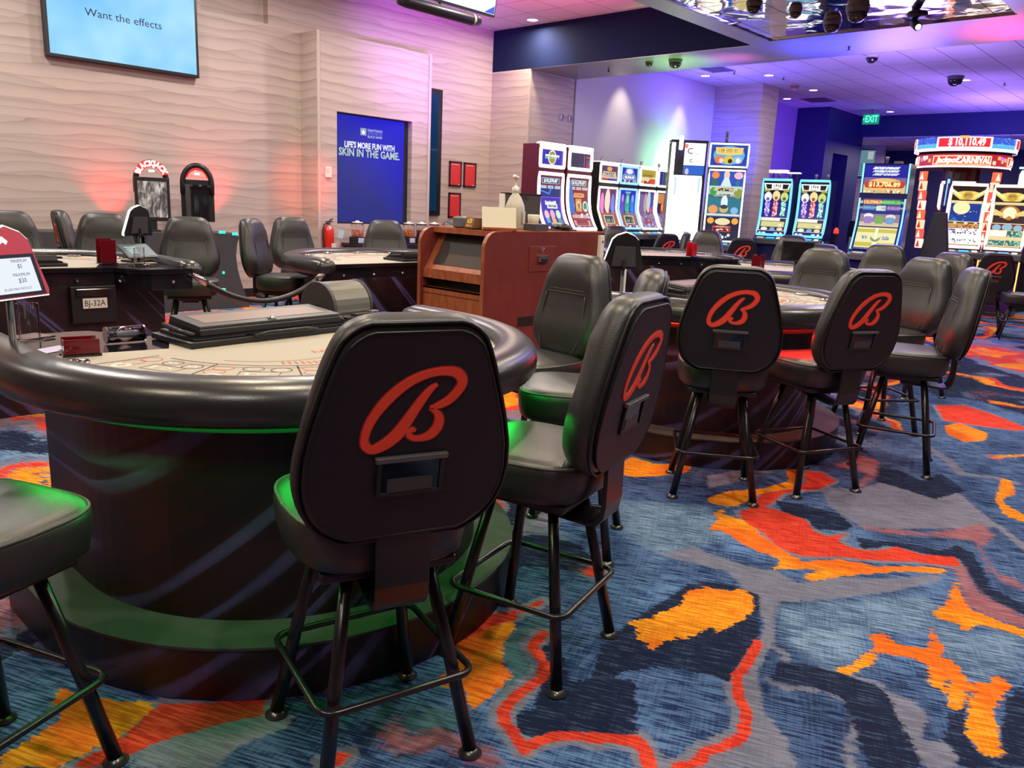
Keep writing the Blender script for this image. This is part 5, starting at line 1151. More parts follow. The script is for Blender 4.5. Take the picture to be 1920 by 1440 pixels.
# --- pair of tall curved machines with pink white frames
JC = [(-.33, 1.04), (-.25, 1.12), (-.175, 1.24), (-.12, 1.38), (-.09, 1.54), (-.08, 1.70), (-.08, 1.86), (-.085, 1.98), (-.085, 2.02), (-.085, 2.38)]
def tall_pair(x, y, rz, left):
    t = slot('slot_machine', ('left' if left else 'right') + ' tall curved slot machine with glowing white frames, jackpot 10,270.87, behind the podium', (x, y, 0), rz, 'tall curved machines by the alcove corner')
    F = Face(JC); cabinet(t, F, .64, .25, body=mat('cabinet_dark_red', (.10, .012, .02), .3))
    if left:
        art = [('r', -1, 1, .0, .62, '2010a0', .8), ('r', -1, 1, .80, 1, '701030', .7), ('r', -1, 1, .62, .80, '102878', .7), ('r', -.75, .75, .83, .93, 'c0d8f0', .9), ('r', -.7, .7, .84, .92, '182848', .8), ('t', '$10,270.87', 0, .88, .075, 'e0f0ff', 1.2, 1.3),
               ('r', -.85, -.35, .745, .80, 'c8d0e0', .8), ('r', -.25, .25, .745, .80, 'c8d0e0', .8), ('r', .35, .85, .745, .80, 'c8d0e0', .8), ('p', [(-.9, .70), (-.1, .64), (.1, .78), (.0, .78), (-.15, .67), (-.9, .72)], '3090ff', 1.),
               ('r', -.9, .9, .05, .60, 'b070e8', .7), ('r', -.82, .82, .06, .59, '2418b0', .9), ('r', -.5, .45, .46, .56, 'e8ecf0', 1.), ('t', 'INSTANT', -.05, .53, .04, '3048a0', .7, .7), ('r', -.35, .55, .40, .48, 'e8ecf0', 1.), ('t', 'FEATURE', .1, .44, .05, '506030', .7, .7),
               ('e', -.5, .28, .20, .085, 'f0b8c8'), ('e', 0, .29, .20, .085, 'f4a8b0'), ('e', .5, .29, .20, .085, 'c8e8c0'), ('r', -.68, -.34, .12, .22, '58b0b8', .9), ('r', -.18, .18, .10, .22, 'f0b070', .9), ('r', .34, .68, .12, .22, '48a890', .9), ('p', [(-.5, .0), (-.3, .13), (.35, .13), (.5, 0)], 'd8c050', .9)]
        up = [('e', 0, .5, .36, .40, 'f0f0d0', 1.), ('e', 0, .5, .29, .33, 'a89c30', .8), ('t', 'BUY A FEATURE', 0, .58, .13, 'e0fff8', 1.2, 1.4), ('q', 14, 0, .45, .62, .05, 'b8f0d8'), ('r', -.98, -.2, .04, .10, '4090e0', .8)]
    else:
        art = [('r', -1, 1, .80, 1, '681030', .7), ('r', -1, 1, .3, .80, '981828', .7), ('p', [(-1, .3), (-1, .9), (-.7, .9), (-.5, .6), (-.4, .3)], '3878e0', .8), ('r', -.7, .7, .83, .93, 'f4e0c8', 1.), ('r', -.64, .64, .84, .92, '182038', .8), ('t', '$10,270.87', 0, .88, .075, 'e0f0ff', 1.2, 1.15),
               ('r', -.85, -.3, .755, .81, 'd8c8c0', .8), ('r', -.22, .25, .755, .81, 'd8c8c0', .8), ('r', .33, .85, .755, .81, 'd8c8c0', .8), ('p', [(-.5, .62), (-.4, .70), (.45, .70), (.6, .66), (.45, .62)], 'e8a060', 1.), ('q', 8, 0, .66, .38, .014, '703018'),
               ('e', -.62, .47, .24, .10, 'a0e0f8', 1.), ('e', -.62, .47, .17, .07, '2870a8', .8), ('r', -.28, .28, .36, .60, 'e09848', .9), ('e', 0, .48, .22, .10, 'f4d8a0', 1.), ('e', 0, .48, .15, .07, 'b08848', .8), ('e', .6, .46, .24, .10, 'd8f4e0', 1.), ('e', .6, .46, .17, .07, '489080', .8),
               ('r', -1, 1, 0, .32, '882858', .7), ('r', -.75, .75, .06, .30, 'e0a880', .9), ('r', -.55, .55, .09, .22, 'a02028', .8), ('q', 3, 0, .15, .38, .03, 'f0d8d0'), ('r', -.45, .45, .20, .215, 'f8e8d8', 1.), ('s', -.8, .8, .24, .31, 14, ['e8e0f0', 'c070d0', 'f0f0f0'], .07), ('s', -.9, .9, .0, .06, 14, ['80c0d0', 'c070d0', 'e0b0d0'], .08)]
        up = [('r', -1, 1, 0, 1, '3a3058', .55), ('r', -.2, .3, .25, .34, '2020a0', .8), ('r', .35, .42, 0, .8, 'b06090', .7), ('r', .55, .95, .66, .74, 'e04830', 1.), ('r', .6, .68, .05, .55, 'd83848', .9), ('r', .78, .95, .3, .62, '5080b0', .8), ('r', .72, .84, 0, .4, 'c04060', .8)]
    screen(t, F, zs(F, 1.09), zs(F, 1.94), .56, art, 'fff0f4', 2.6, .026); screen(t, F, zs(F, 2.05), zs(F, 2.33), .56, up, 'fff0f4', 2.6, .026, bg='2a10b8')
    m = MB(); m.box2((-.31, -.13, 2.34), (.31, .0, 2.41), E('fff4f0', 2.8)); m.build('top_light', t, bevel=.03)
tall_pair(9.82, 8.47, 0, True); tall_pair(10.53, 8.47, 0, False)
# --- row of four two-screen machines
VC = [(-.22, 1.07), (-.19, 1.12), (-.055, 1.42), (-.05, 1.48), (-.055, 1.82), (-.055, 1.87), (-.055, 2.22)]
R4 = [
 ('fff0d8', '301040', [('r', -1, 1, 0, 1, '501060', .8), ('r', -1, -.1, 0, .35, 'c02020', .9), ('r', .1, 1, 0, .3, '2030c0', .9), ('p', [(-.9, .2), (-.7, .6), (.7, .6), (.9, .2)], 'd8c0a0', .9), ('q', 5, 0, .42, .58, .13, '203050'), ('e', 0, .75, .3, .13, 'e0a040')],
  [('r', -1, 1, .45, 1, '6a1868', .8), ('e', -.6, .62, .22, .26, 'f080c0'), ('e', 0, .68, .3, .3, 'f8d8c0'), ('e', .6, .6, .22, .26, '7080e0'), ('r', -1, 1, 0, .42, 'b05848', .8), ('r', -.6, .55, .12, .34, 'e8d8b0', .9), ('r', -.5, .45, .14, .32, '305048', .8), ('q', 4, 0, .2, .38, .035, 'b0c0a8'), ('s', -.9, .9, .0, .10, 18, ['f0d0a0', 'f8f0e8', 'c03040'], .09)]),
 ('80b0ff', '101060', [('r', -1, 1, 0, 1, '1c20a0', .9), ('p', [(-.9, .2), (-.4, .95), (.4, .95), (.9, .2)], '5878d0', .9), ('e', 0, .72, .4, .16, 'e8e0f0', 1.), ('r', -.75, .75, .24, .5, 'f0e8ff', 1.), ('r', -.7, .7, .26, .48, '2a3090', .8), ('t', '$8,828.88', 0, .37, .17, 'e8f0ff', 1.2, 1.2), ('s', -.9, .9, .02, .18, 14, ['e0c090', 'd0d8f0', '90a0d0'], .1)],
  [('r', -1, 1, .45, 1, '1830b8', .9), ('e', -.6, .6, .25, .28, '6048c0'), ('e', 0, .62, .28, .32, '30a088'), ('e', .6, .6, .25, .28, '3878e0'), ('e', 0, .75, .14, .1, 'a8c8b0'), ('e', -.6, .78, .12, .09, 'c890d0'), ('e', .6, .78, .12, .09, '90a8f0'), ('q', 5, 0, .92, .32, .022, 'd8d0f0'), ('r', -1, 1, 0, .42, 'a85840', .8), ('r', -.6, .55, .12, .34, 'e8d8b0', .9), ('r', -.5, .45, .14, .32, '305048', .8), ('q', 4, 0, .2, .38, .035, 'b0c0a8'), ('s', -.9, .9, .0, .10, 18, ['3050d0', 'f8f0e8', '80a0f0'], .09)]),
 ('fff4e4', '605010', [('r', -1, 1, .5, 1, 'b09c20', .9), ('r', -1, 1, .2, .5, 'e8dca0', .9), ('r', -1, 1, 0, .25, 'a03020', .9), ('r', .2, .95, .05, .4, 'e04828', .9), ('q', 7, -.05, .55, .62, .10, '605010'), ('s', -.9, .2, .02, .3, 16, ['f0e0c0', 'a04030'], .09)],
  [('r', -1, 1, .45, 1, '50307a', .8), ('r', -.95, -.3, .45, .9, '8070b0', .8), ('e', -.1, .68, .22, .26, 'c89890'), ('e', .3, .72, .25, .28, 'b0d0d8'), ('r', .6, .95, .5, .9, '5040a8', .9), ('e', .6, .52, .25, .08, 'e03878'), ('r', -1, 1, 0, .42, '9078a8', .8), ('s', -.9, .9, .24, .42, 26, ['303058', 'b0a0c8', '705888'], .09), ('r', -.4, .4, .14, .30, 'a03050', .8), ('q', 3, 0, .22, .28, .045, 'd0a0b0'), ('s', -.7, .9, .06, .14, 22, ['303058', 'c8b8d8'], .09)]),
 ('fff4e4', '101050', [('r', -1, -.2, 0, 1, '181880', .9), ('r', -.2, 1, 0, 1, '107858', .8), ('e', .4, .5, .4, .38, '98d0b0', .9), ('e', .45, .55, .22, .2, 'e0e8d0', .9), ('r', -.5, -.35, .05, .9, '8040a0', .8)],
  [('r', -1, 1, .45, 1, '281858', .8), ('r', -.9, 0, .7, .95, 'd08848', .9), ('r', -.4, .05, .45, .72, 'c04818', .9), ('e', -.2, .6, .12, .12, 'f0a040'), ('r', .3, .65, .45, .95, '40a088', .9), ('r', .35, .6, .75, .95, '90c8e0', .9), ('p', [(.7, .45), (.95, .9), (.9, .95), (.65, .5)], '9850d0', .9), ('r', -1, 1, 0, .42, '8868a0', .8), ('s', -.9, .9, .24, .42, 26, ['303058', 'b0a0c8', '705888'], .09), ('r', -.4, .4, .14, .30, '983048', .8), ('q', 3, 0, .22, .28, .045, 'd0a0b0'), ('s', -.7, .9, .06, .14, 22, ['303058', 'c8b8d8'], .09)]),
]
R4L = ('slot machine with white frame and red purple screens, leftmost of the row of four', 'slot machine with blue frame and blue screens, second in the row of four', 'slot machine with gold upper screen, third in the row of four', 'slot machine with green upper screen, rightmost of the row of four')
for i, (fc, bg, up, lo) in enumerate(R4):
    t = slot('slot_machine', R4L[i], (11.50 + i * .605, 8.55, 0), 0, 'row of four two-screen machines')
    F = Face(VC); cabinet(t, F, .59, .30)
    screen(t, F, zs(F, 1.11), zs(F, 1.80), .51, lo, fc, 1.9, .018, bg=bg); screen(t, F, zs(F, 1.90), zs(F, 2.19), .51, up, fc, 1.9, .020, bg=bg)
    m = MB(); m.box2((-.26, -.08, 1.845), (-.04, -.06, 1.865), BLACKP); m.build('bill_slot', t); m = MB(); m.box2((-.29, -.06, 2.215), (.29, .1, 2.235), E(fc if i != 1 else 'fff4e4', 2.2)); m.build('trim_bar', t)
    candle(t, 0, .12, 2.22)
# --- wide white cabinet seen at an angle and the tall 9,190 machine
SP = [(-.10, .96), (-.085, 1.2), (-.075, 1.8), (-.075, 2.20), (-.075, 2.23), (-.09, 2.64)]
t = slot('slot_machine', 'slot machine with tall glaring white screen and white topper beside the 9,190 one', (12.62, 7.62, 0), -50, 'tall portrait machines')
F = Face(SP); cabinet(t, F, .60, .42, led='f4f8ff')
screen(t, F, .01, zs(F, 2.06), .46, [('r', -1, 1, .0, 1, 'f4f8ff', 2.0), ('r', -1, -.8, .7, 1, 'b8d0f8', 1.2), ('r', .8, 1, .75, 1, 'b8d0f8', 1.2), ('r', .05, .45, .02, .12, '9a9a98', .8)], 'f0f4ff', 2.0, .016)
screen(t, F, zs(F, 2.09), .99, .54, [('r', -1, 1, .30, 1, 'f8f4e0', 1.3), ('r', -1, 1, 0, .30, '2060c8', 1.), ('r', -1, -.35, 0, 1, '101014', .4), ('e', -.25, .9, .12, .07, 'f08040', 1.), ('t', 'C', .0, .74, .26, '808c88', None, .5), ('q', 5, .42, .66, .22, .03, '909890'), ('t', 'C', .1, .44, .14, '808c88', None, .5), ('q', 5, .45, .42, .24, .02, '909890'), ('e', -.1, .10, .12, .10, 'd8c8d8', .9)], None)
m = MB()
m.box2((-.31, -.12, .75), (-.26, .0, 2.62), E('f8fcff', 3.0)); m.box2((-.33, -.10, 2.64), (.31, .2, 2.67), BLACKP); m.build('light_column', t)
m = MB(); m.box2((-.20, -.13, 2.50), (-.13, -.07, 2.74), E('ffffff', 3.)); m.build('candle_light', t, bevel=.02)
t = slot('slot_machine', 'tall portrait slot machine showing 9,190 with blue gold topper screen', (12.86, 6.98, 0), -58, 'tall portrait machines')
cabinet(t, F, .64, .42, led='f0f4ff')
screen(t, F, .01, zs(F, 2.18), .58, [('r', -1, 1, .34, 1, '1850c0', .9), ('r', -1, 1, .36, .62, '18788c', .9), ('p', [(-.9, .62), (-.8, .88), (-.55, .88), (-.45, .62)], '187850', .8), ('p', [(.5, .62), (.55, .86), (.75, .86), (.85, .62)], '2878a0', .8), ('e', 0, .93, .17, .07, 'e8c8b8'), ('p', [(-.35, .76), (-.12, .90), (.12, .90), (.35, .76), (.2, .70), (-.2, .70)], 'd0e8f0', 1.), ('e', -.65, .93, .22, .05, 'f08838'), ('e', .68, .93, .26, .05, 'f0b8c8'),
   ('r', -.95, .95, .66, .78, 'c8dcd0', .9), ('e', -.7, .70, .2, .06, '309848'), ('e', .75, .68, .25, .07, '889840'), ('r', -.5, .5, .71, .755, 'e0a840', .9), ('r', -.42, .42, .71, .75, '281808', .6), ('t', '$9,190.0', 0, .73, .036, 'fff4d0', 1.4, .7), ('r', -.35, .3, .625, .665, '181820', .6), ('t', '$556.47', 0, .645, .032, 'fff0d0', 1.3, .5), ('e', 0, .55, .2, .1, 'd8f0f8', 1.),
   ('r', -.95, .95, .36, .39, 'e8e4d0', .9), ('e', -.62, .45, .28, .06, 'e89858'), ('e', 0, .46, .26, .055, 'c8b070'), ('e', 0, .49, .22, .03, '38404c', .6), ('e', .62, .44, .22, .05, '80b8e8'), ('r', -1, 1, 0, .345, '100c40', .7), ('e', -.7, .29, .2, .045, 'f0a838'), ('e', .72, .29, .2, .045, 'f0a838'), ('e', 0, .28, .45, .05, 'e8dca8'), ('r', -.55, .5, .135, .22, 'd04038', .9), ('r', -.5, .45, .145, .20, '500c10', .7), ('q', 9, 0, .205, .35, .008, 'ffe8c0'), ('s', -.4, .4, .155, .18, 10, ['f0b0a8', 'f8e0d0'], .06), ('s', -.5, .6, .05, .09, 10, ['90c8f0', 'e8f4ff'], .09)], 'fffaf8', 2.2, .014)
screen(t, F, zs(F, 2.24), .985, .62, [('r', -1, 1, 0, 1, '0c3cb0', .9), ('e', 0, .5, .85, .42, '58b8e8', .9), ('p', [(-.7, .55), (-.75, .85), (.75, .85), (.72, .55), (0, .5)], 'e8cc70', 1.), ('q', 11, 0, .70, .58, .085, '9a7420'), ('e', -.5, .30, .25, .17, 'e87838'), ('e', 0, .30, .27, .18, 'e0c030'), ('e', .5, .30, .25, .17, '98b8e0'), ('e', -.4, .27, .12, .1, 'f4d8d0'), ('e', .08, .25, .12, .1, '302818', .6), ('e', .5, .28, .12, .1, 'f4f4f8')], 'fffaf8', 2.2, .014)
candle(t, -.05, .15, 2.64); candle(t, -.05, .15, 2.74)
# --- pair with cyan borders
CP = [(-.22, 1.09), (-.17, 1.18), (-.11, 1.32), (-.08, 1.46), (-.07, 1.62), (-.08, 1.88), (-.11, 2.11)]
def chips(x, y, rz, label):
    t = slot('slot_machine', label, (x, y, 0), rz, 'pair of cyan-framed machines'); F = Face(CP); cabinet(t, F, .55, .38, body=mat('cabinet_deep_blue', (.005, .008, .10), .3), led='40a0ff')
    art = [('r', -1, 1, .32, .76, '10128c', .9), ('r', -1, 1, .76, 1, '08081c', .6), ('p', [(-.95, .94), (.95, .94), (.85, .80), (-.85, .80)], 'f0f0e8', 1.1), ('p', [(-.85, .92), (-.4, .92), (-.4, .84), (-.75, .84)], '202028', .5), ('p', [(.85, .92), (.4, .92), (.4, .84), (.75, .84)], '202028', .5), ('r', -.9, -.5, .79, .83, 'b8a838', .9), ('r', .5, .9, .79, .83, 'a8a838', .9), ('q', 4, 0, .89, .28, .028, '303028'), ('q', 5, 0, .83, .28, .02, '605818'),
      ('e', -.6, .70, .28, .085, 'f4f0e8', 1.), ('e', 0, .72, .28, .09, 'f0dc98', 1.), ('e', .6, .70, .28, .085, 'c8d878', 1.), ('e', -.6, .66, .12, .03, '8060b0', .8), ('e', 0, .68, .12, .03, 'b06028', .8), ('e', .6, .67, .12, .03, '58702c', .8),
      ('r', -.75, -.42, .36, .62, '8058c8', .8), ('r', -.16, .17, .36, .63, 'd82030', .9), ('r', .42, .76, .36, .63, '189868', .9), ('s', -.75, -.42, .36, .62, 46, ['f0e8ff', 'c8a8f0'], .06), ('s', -.16, .17, .36, .62, 46, ['ffe8e0', 'f0a098'], .06), ('s', .42, .76, .36, .62, 46, ['d8fff0', '80e0c0'], .06),
      ('r', -.98, .98, .08, .33, 'e8e8e0', 1.), ('r', -.93, .93, .09, .32, '101440', .7), ('r', -.9, .5, .27, .32, 'f0f0d8', 1.), ('r', -.85, .85, .155, .26, 'd8d090', 1.), ('r', -.72, .72, .165, .235, '282818', .6), ('e', -.45, .20, .16, .035, 'd0cc70'), ('e', -.1, .20, .16, .035, 'e8c868'), ('e', .25, .20, .16, .035, 'c8cc80'), ('e', .58, .20, .14, .035, 'e8e8c8'), ('e', -.55, .115, .25, .03, 'f0ece0'), ('e', .05, .115, .2, .03, '70a8d8'), ('e', .6, .115, .22, .03, 'e8d8a0'), ('r', -1, 1, 0, .07, '0a1070', .8), ('e', -.8, .03, .1, .02, 'f0f0f0'), ('e', .75, .03, .1, .02, 'f0f0f0'), ('e', -.5, .03, .15, .018, 'd0d8e8'), ('e', .4, .03, .15, .018, 'd0d8e8')]
    screen(t, F, .02, .985, .49, art, '70d8ff', 1.3, .022, bg='080c40')
    m = MB(); m.box2((-.28, -.21, 1.01), (.28, -.15, 1.04), E('50c8ff', 1.4)); m.tube([(.20, -.18, 1.0), (.08, -.20, .76), (.08, -.20, .40)], .018, E('60b8ff', 1.8)); m.build('light_strip', t)
    candle(t, -.04, .1, 2.11); candle(t, .16, .1, 2.11); return t
chips(14.17, 6.62, -80, 'left of the two cyan-framed slot machines with stacks of coloured chips')
chips(14.42, 6.03, -80, 'right of the two cyan-framed slot machines with stacks of coloured chips')
t = slot('slot_machine', 'slot machine top with bright white bar behind the two cyan-framed ones', (15.3, 7.05, 0), -80, 'tall portrait machines'); F = Face(CP); cabinet(t, F, .60, .38)
screen(t, F, .05, .97, .52, [('s', -.9, .9, .8, 1, 16, ['80d0f0', 'e0f0f8', '4060c0'], .12)], 'f0f8ff', 2.5, .02, bg='0c1060')
m = MB(); m.box2((-.28, -.12, 2.28), (.06, .05, 2.33), E('ffffff', 3.)); m.box2((.06, -.1, 2.27), (.30, .05, 2.29), E('e8f4ff', 2.2)); m.tube([(-.22, .0, 2.08), (-.22, 0, 2.29)], .02, BLACKP); m.tube([(.25, .0, 2.08), (.25, 0, 2.28)], .02, BLACKP); m.build('top_light', t)
# --- basketball machine showing 13,706.89
EP = [(-.30, .99), (-.26, 1.03), (-.09, 1.36), (-.06, 1.46), (-.05, 1.78), (-.05, 1.85), (-.06, 2.05), (-.09, 2.31)]
t = slot('slot_machine', 'blue-edged slot machine with yellow lower screen and jackpot 13,706.89', (13.10, 4.40, 0), -81, 'blue-edged machines'); F = Face(EP); cabinet(t, F, .68, .45, body=mat('cabinet_deep_blue', 'ffffff'), led='3060ff')
screen(t, F, .01, zs(F, 1.79), .57, [('r', -1, 1, .48, 1, '141880', .9), ('r', -1, 1, .56, .72, '9888a8', .8), ('r', -1, 1, .48, .60, 'd8c8a0', .9), ('r', -.92, -.02, .89, .975, 'd07838', 1.), ('t', '$13,706.89', -.47, .93, .06, 'ffe8a8', 1.3, .75), ('r', .05, .95, .89, .975, '28a848', 1.), ('t', '$889.24', .5, .93, .06, 'b0f0a0', 1.2, .6), ('r', -.92, -.3, .79, .87, '2888c8', 1.), ('t', '$20.00', -.6, .83, .045, 'd0f0ff', 1.2, .4), ('r', -.24, .24, .78, .87, 'c8e0d8', 1.), ('r', .3, .95, .79, .87, '8858b8', 1.), ('t', '$10.00', .62, .83, .045, 'f0e0ff', 1.2, .4),
   ('r', -.75, -.4, .54, .68, '9878c8', .9), ('e', -.57, .68, .24, .05, 'f0ece0'), ('r', -.2, .18, .54, .68, '70b040', .9), ('r', .36, .72, .54, .67, '68a0d0', .9), ('e', .55, .67, .25, .05, 'e0d8c8'), ('r', -1, 1, .465, .485, '0c1030', .5),
   ('r', -1, 1, .05, .46, 'e8e4a0', 1.), ('r', -1, -.08, .36, .43, 'c8b830', 1.), ('r', .08, 1, .36, .43, 'c8b830', 1.), ('r', -1, -.12, .08, .16, 'c8b830', 1.), ('r', .12, 1, .08, .16, 'c8b830', 1.), ('r', -.06, .06, .05, .46, 'f0f0d0', 1.), ('p', [(-.28, .27), (-.24, .27), (0, .21), (.24, .27), (.28, .27), (.2, .2), (0, .17), (-.2, .2)], '989c60', .8), ('s', -.65, -.35, .23, .28, 12, ['5878b0', '8090b0'], .05), ('s', .35, .65, .23, .28, 12, ['5878b0', '8090b0'], .05), ('r', -1, 1, 0, .045, '183878', .9)], None, bg='0c1460')
screen(t, F, zs(F, 1.87), .985, .60, [('r', -1, 1, .55, 1, '1018a0', .9), ('r', -1, 1, 0, .55, '8868a0', .8), ('r', -1, 1, 0, .30, 'e0c890', .9), ('t', 'FEATURE UPGRADES', 0, .88, .11, 'e8f0ff', 1.3, 1.25, 1.2, .2), ('t', 'POSSIBLE DURING', 0, .77, .10, 'e8f0ff', 1.3, 1.05, 1.2, .2), ('t', 'FREE GAMES!', 0, .66, .10, 'e8f0ff', 1.3, .9, 1.2, .2), ('e', 0, .30, .92, .23, 'e8c070', 1.), ('r', -.82, .82, .18, .42, 'c03818', 1.), ('e', -.8, .30, .16, .12, 'c03818'), ('e', .8, .30, .16, .12, 'c03818'), ('t', '$13,706.89', 0, .30, .22, 'ffe890', 1.5, 1.5), ('s', -.9, .9, .02, .12, 20, ['f8ecc8', 'c8a878', '403878'], .06)], None, bg='0c1050')
m = MB()
for s in (-1, 1):
    for a, b in ((.01, zs(F, 1.79)), (zs(F, 1.87), 1.)):
        m.tube([(s * .325, F.at(a + (b - a) * i / 8, .015).y, F.at(a + (b - a) * i / 8, .015).z) for i in range(9)], .013, E('78c8ff', 1.7), n=8)
m.build('light_frame', t, smooth=True)
m = MB(); m.tube([(-.30, -.33, .95), (.30, -.33, .95)], .016, E('40a8ff', 1.8)); m.prism([(-.33, .75), (-.28, 1.0), (.02, 1.62), (.10, 1.62), (-.02, 1.2), (-.12, .75)], .345, .352, E('1828d8', .8), axis='x'); m.build('light_strip', t)
candle(t, -.02, .0, 2.31); m = MB(); m.box2((.08, 0, 2.31), (.20, .06, 2.35), GREYMET); m.build('top_fitting', t)
# --- carnival carousel sign
def carnival():
    x, y = 16.55, 4.25
    t = thing('carousel_sign', 'round Jackpot Carnival carousel with red and blue lit rings', 'slot machine sign', (x, y, 0), -78)
    M180 = 1
    def ringpts(r, a0, a1, n=30): return [(r * math.sin(rad(a0 + (a1 - a0) * i / n)), -r * math.cos(rad(a0 + (a1 - a0) * i / n))) for i in range(n + 1)]
    def band(m, r, z0, z1, a0, a1, mt, r2=None):
        p = ringpts(r, a0, a1); q = ringpts(r2 or r, a0, a1); n = len(p)
        m.add([(a, b, z0) for a, b in p] + [(a, b, z1) for a, b in q], [(i, i + 1, n + i + 1, n + i) for i in range(n - 1)], mt)
    def txt(m, s, r, a, z, h, mt, w, shear=0.):
        tv, tf = text_geo(s, h, 0, 'CENTER', w, shear, .006); m.add([(r * math.sin(rad(a) + v[0] / r), -r * math.cos(rad(a) + v[0] / r), z + v[1]) for v in tv], tf, mt)
    R1, R2 = .82, .765
    m = MB(); m.lathe([(0, 2.7100), (R1, 2.7100), (R1, 2.9500), (0, 2.9500)], mat('cabinet_deep_blue', 'ffffff'), n=40); band(m, R1 + .004, 2.7550, 2.9425, -180, 180, E('2858d8', 1.)); band(m, R1 + .005, 2.7550, 2.8300, -180, 180, E('58b8e8', 1.)); band(m, R1 + .008, 2.7062, 2.7550, -180, 180, E('f4f0ff', 2.))
    for a in (-100, 0, 100):
        band(m, R1 + .010, 2.7550, 2.9425, a - 31, a + 31, E('fff0e8', 2.)); band(m, R1 + .014, 2.7737, 2.9237, a - 28.5, a + 28.5, E('e81820', 1.1)); txt(m, '$ 10,110.49', R1 + .018, a + 3, 2.8487, .17, E('fff4ec', 1.8), .58)
        band(m, R1 + .02, 2.9125, 2.9575, a - 5, a + 5, E('f0b060', 1.2))
    rg = random.Random(3)
    for i in range(70):
        a = rg.choice((-50, 50)) + rg.uniform(-16, 16); z = rg.uniform(2.7925, 2.9350); r = R1 + .012; d = rg.uniform(.2, .5); band(m, r, z, z + d * .03, a, a + d, E('b0f0ff', 1.4))
    m.build('upper_ring', t)
    m = MB(); m.lathe([(0, 2.4300), (R2, 2.4300), (R2, 2.6600), (R1 * .9, 2.7100), (0, 2.7100)], mat('cabinet_dark_red', 'ffffff'), n=40); band(m, R2 + .004, 2.4588, 2.6600, -180, 180, E('c02030', 1.)); band(m, R2 + .008, 2.4336, 2.4623, -180, 180, E('fff0e8', 2.))
    for a in (-100, 0, 100):
        band(m, R2 + .008, 2.4731, 2.6313, a - 36, a + 36, E('f8e0b0', 1.5)); band(m, R2 + .012, 2.4839, 2.6169, a - 34.5, a + 34.5, E('e03c18', 1.1)); band(m, R2 + .013, 2.4839, 2.5306, a - 30, a + 30, E('f08030', 1.)); txt(m, 'Jackpot', R2 + .017, a - 17, 2.5522, .13, E('fff8f0', 2.), .40, .3); txt(m, 'CARNIVAL', R2 + .017, a + 14.5, 2.5522, .15, E('fff8f0', 2.), .56)
    for a in (-50, 50):
        for i in range(8): b = a + rg.uniform(-10, 10); z = rg.uniform(2.4731, 2.5881); band(m, R2 + .012, z, z + .06, b - 2, b + 2, E(rg.choice(('f8b060', 'fff0e0', 'c070d0')), 1.2))
    m.build('lower_ring', t)
    m = MB(); m.lathe([(.30, 0), (.30, 2.44)], mat('cabinet_dark_red', 'ffffff'), n=20); m.lathe([(.75, 0), (.75, .12), (.5, .2), (.3, .25)], BLACKP, n=30); m.build('core', t)
    for a in (-50, 50):   # lit posts between the machines
        c, s = math.sin(rad(a)), -math.cos(rad(a)); m = MB()
        Mp_ = T(c * .68, s * .68, 0, rz=a)
        pr = [(-.06, 1.05), (-.03, 1.5), (.0, 2.0), (-.02, 2.38)]
        for i in range(8):
            z0 = 1.0 + i * .172; m.box((0, .05 - .10 * (z0 - 1.0), z0 + .08), (.15, .06, .165), E(('f8d8c8', 'e05038', 'f8c8a0', 'e8602c')[i % 4], 1.3), M=Mp_); m.prism([(-.05, z0 + .02), (.05, z0 + .02), (0, z0 + .15)], .017 - .10 * (z0 - 1.0), .021 - .10 * (z0 - 1.0), E(('c82818', 'fff0e0')[i % 2], 1.2), M=Mp_, axis='y')
        m.build('lit_post', t)
    return x, y
cx_, cy_ = carnival()
def red_car(ang, label):
    a = rad(-78 + ang); x = cx_ + .38 * math.sin(a) ; y = cy_ - .38 * math.cos(a)
    t = slot('slot_machine', label, (x, y, 0), -78 + ang, 'carousel machines'); F = Face([(-.14, 1.0), (-.05, 1.25), (.0, 1.5), (.0, 1.58), (-.02, 1.9), (-.03, 2.22)]); cabinet(t, F, .58, .12, body=mat('cabinet_dark_red', 'ffffff'))
    screen(t, F, .02, .48, .50, [('s', -.9, .9, 0, .7, 30, ['5040c0', '8050d0', 'e0d0f0', 'e03040'], .12), ('e', .3, .2, .3, .12, 'f0e0f8'), ('r', -.5, .8, .72, .9, 'd03040', 1.)], 'fff0e8', 2.6, .025, bg='401868'); screen(t, F, .60, .97, .50, [('r', -1, 1, 0, 1, 'd0c0e0', .9), ('e', -.2, .3, .5, .3, 'f09030'), ('p', [(-.9, .9), (-.5, .9), (-.3, .3), (-.5, .2)], '8858b0', .9), ('e', .5, .5, .3, .3, '6048a8', .9)], 'ffe8d8', 2.4, .025, bg='c83040')
red_car(0, 'red carousel slot machine below the Jackpot Carnival rings')
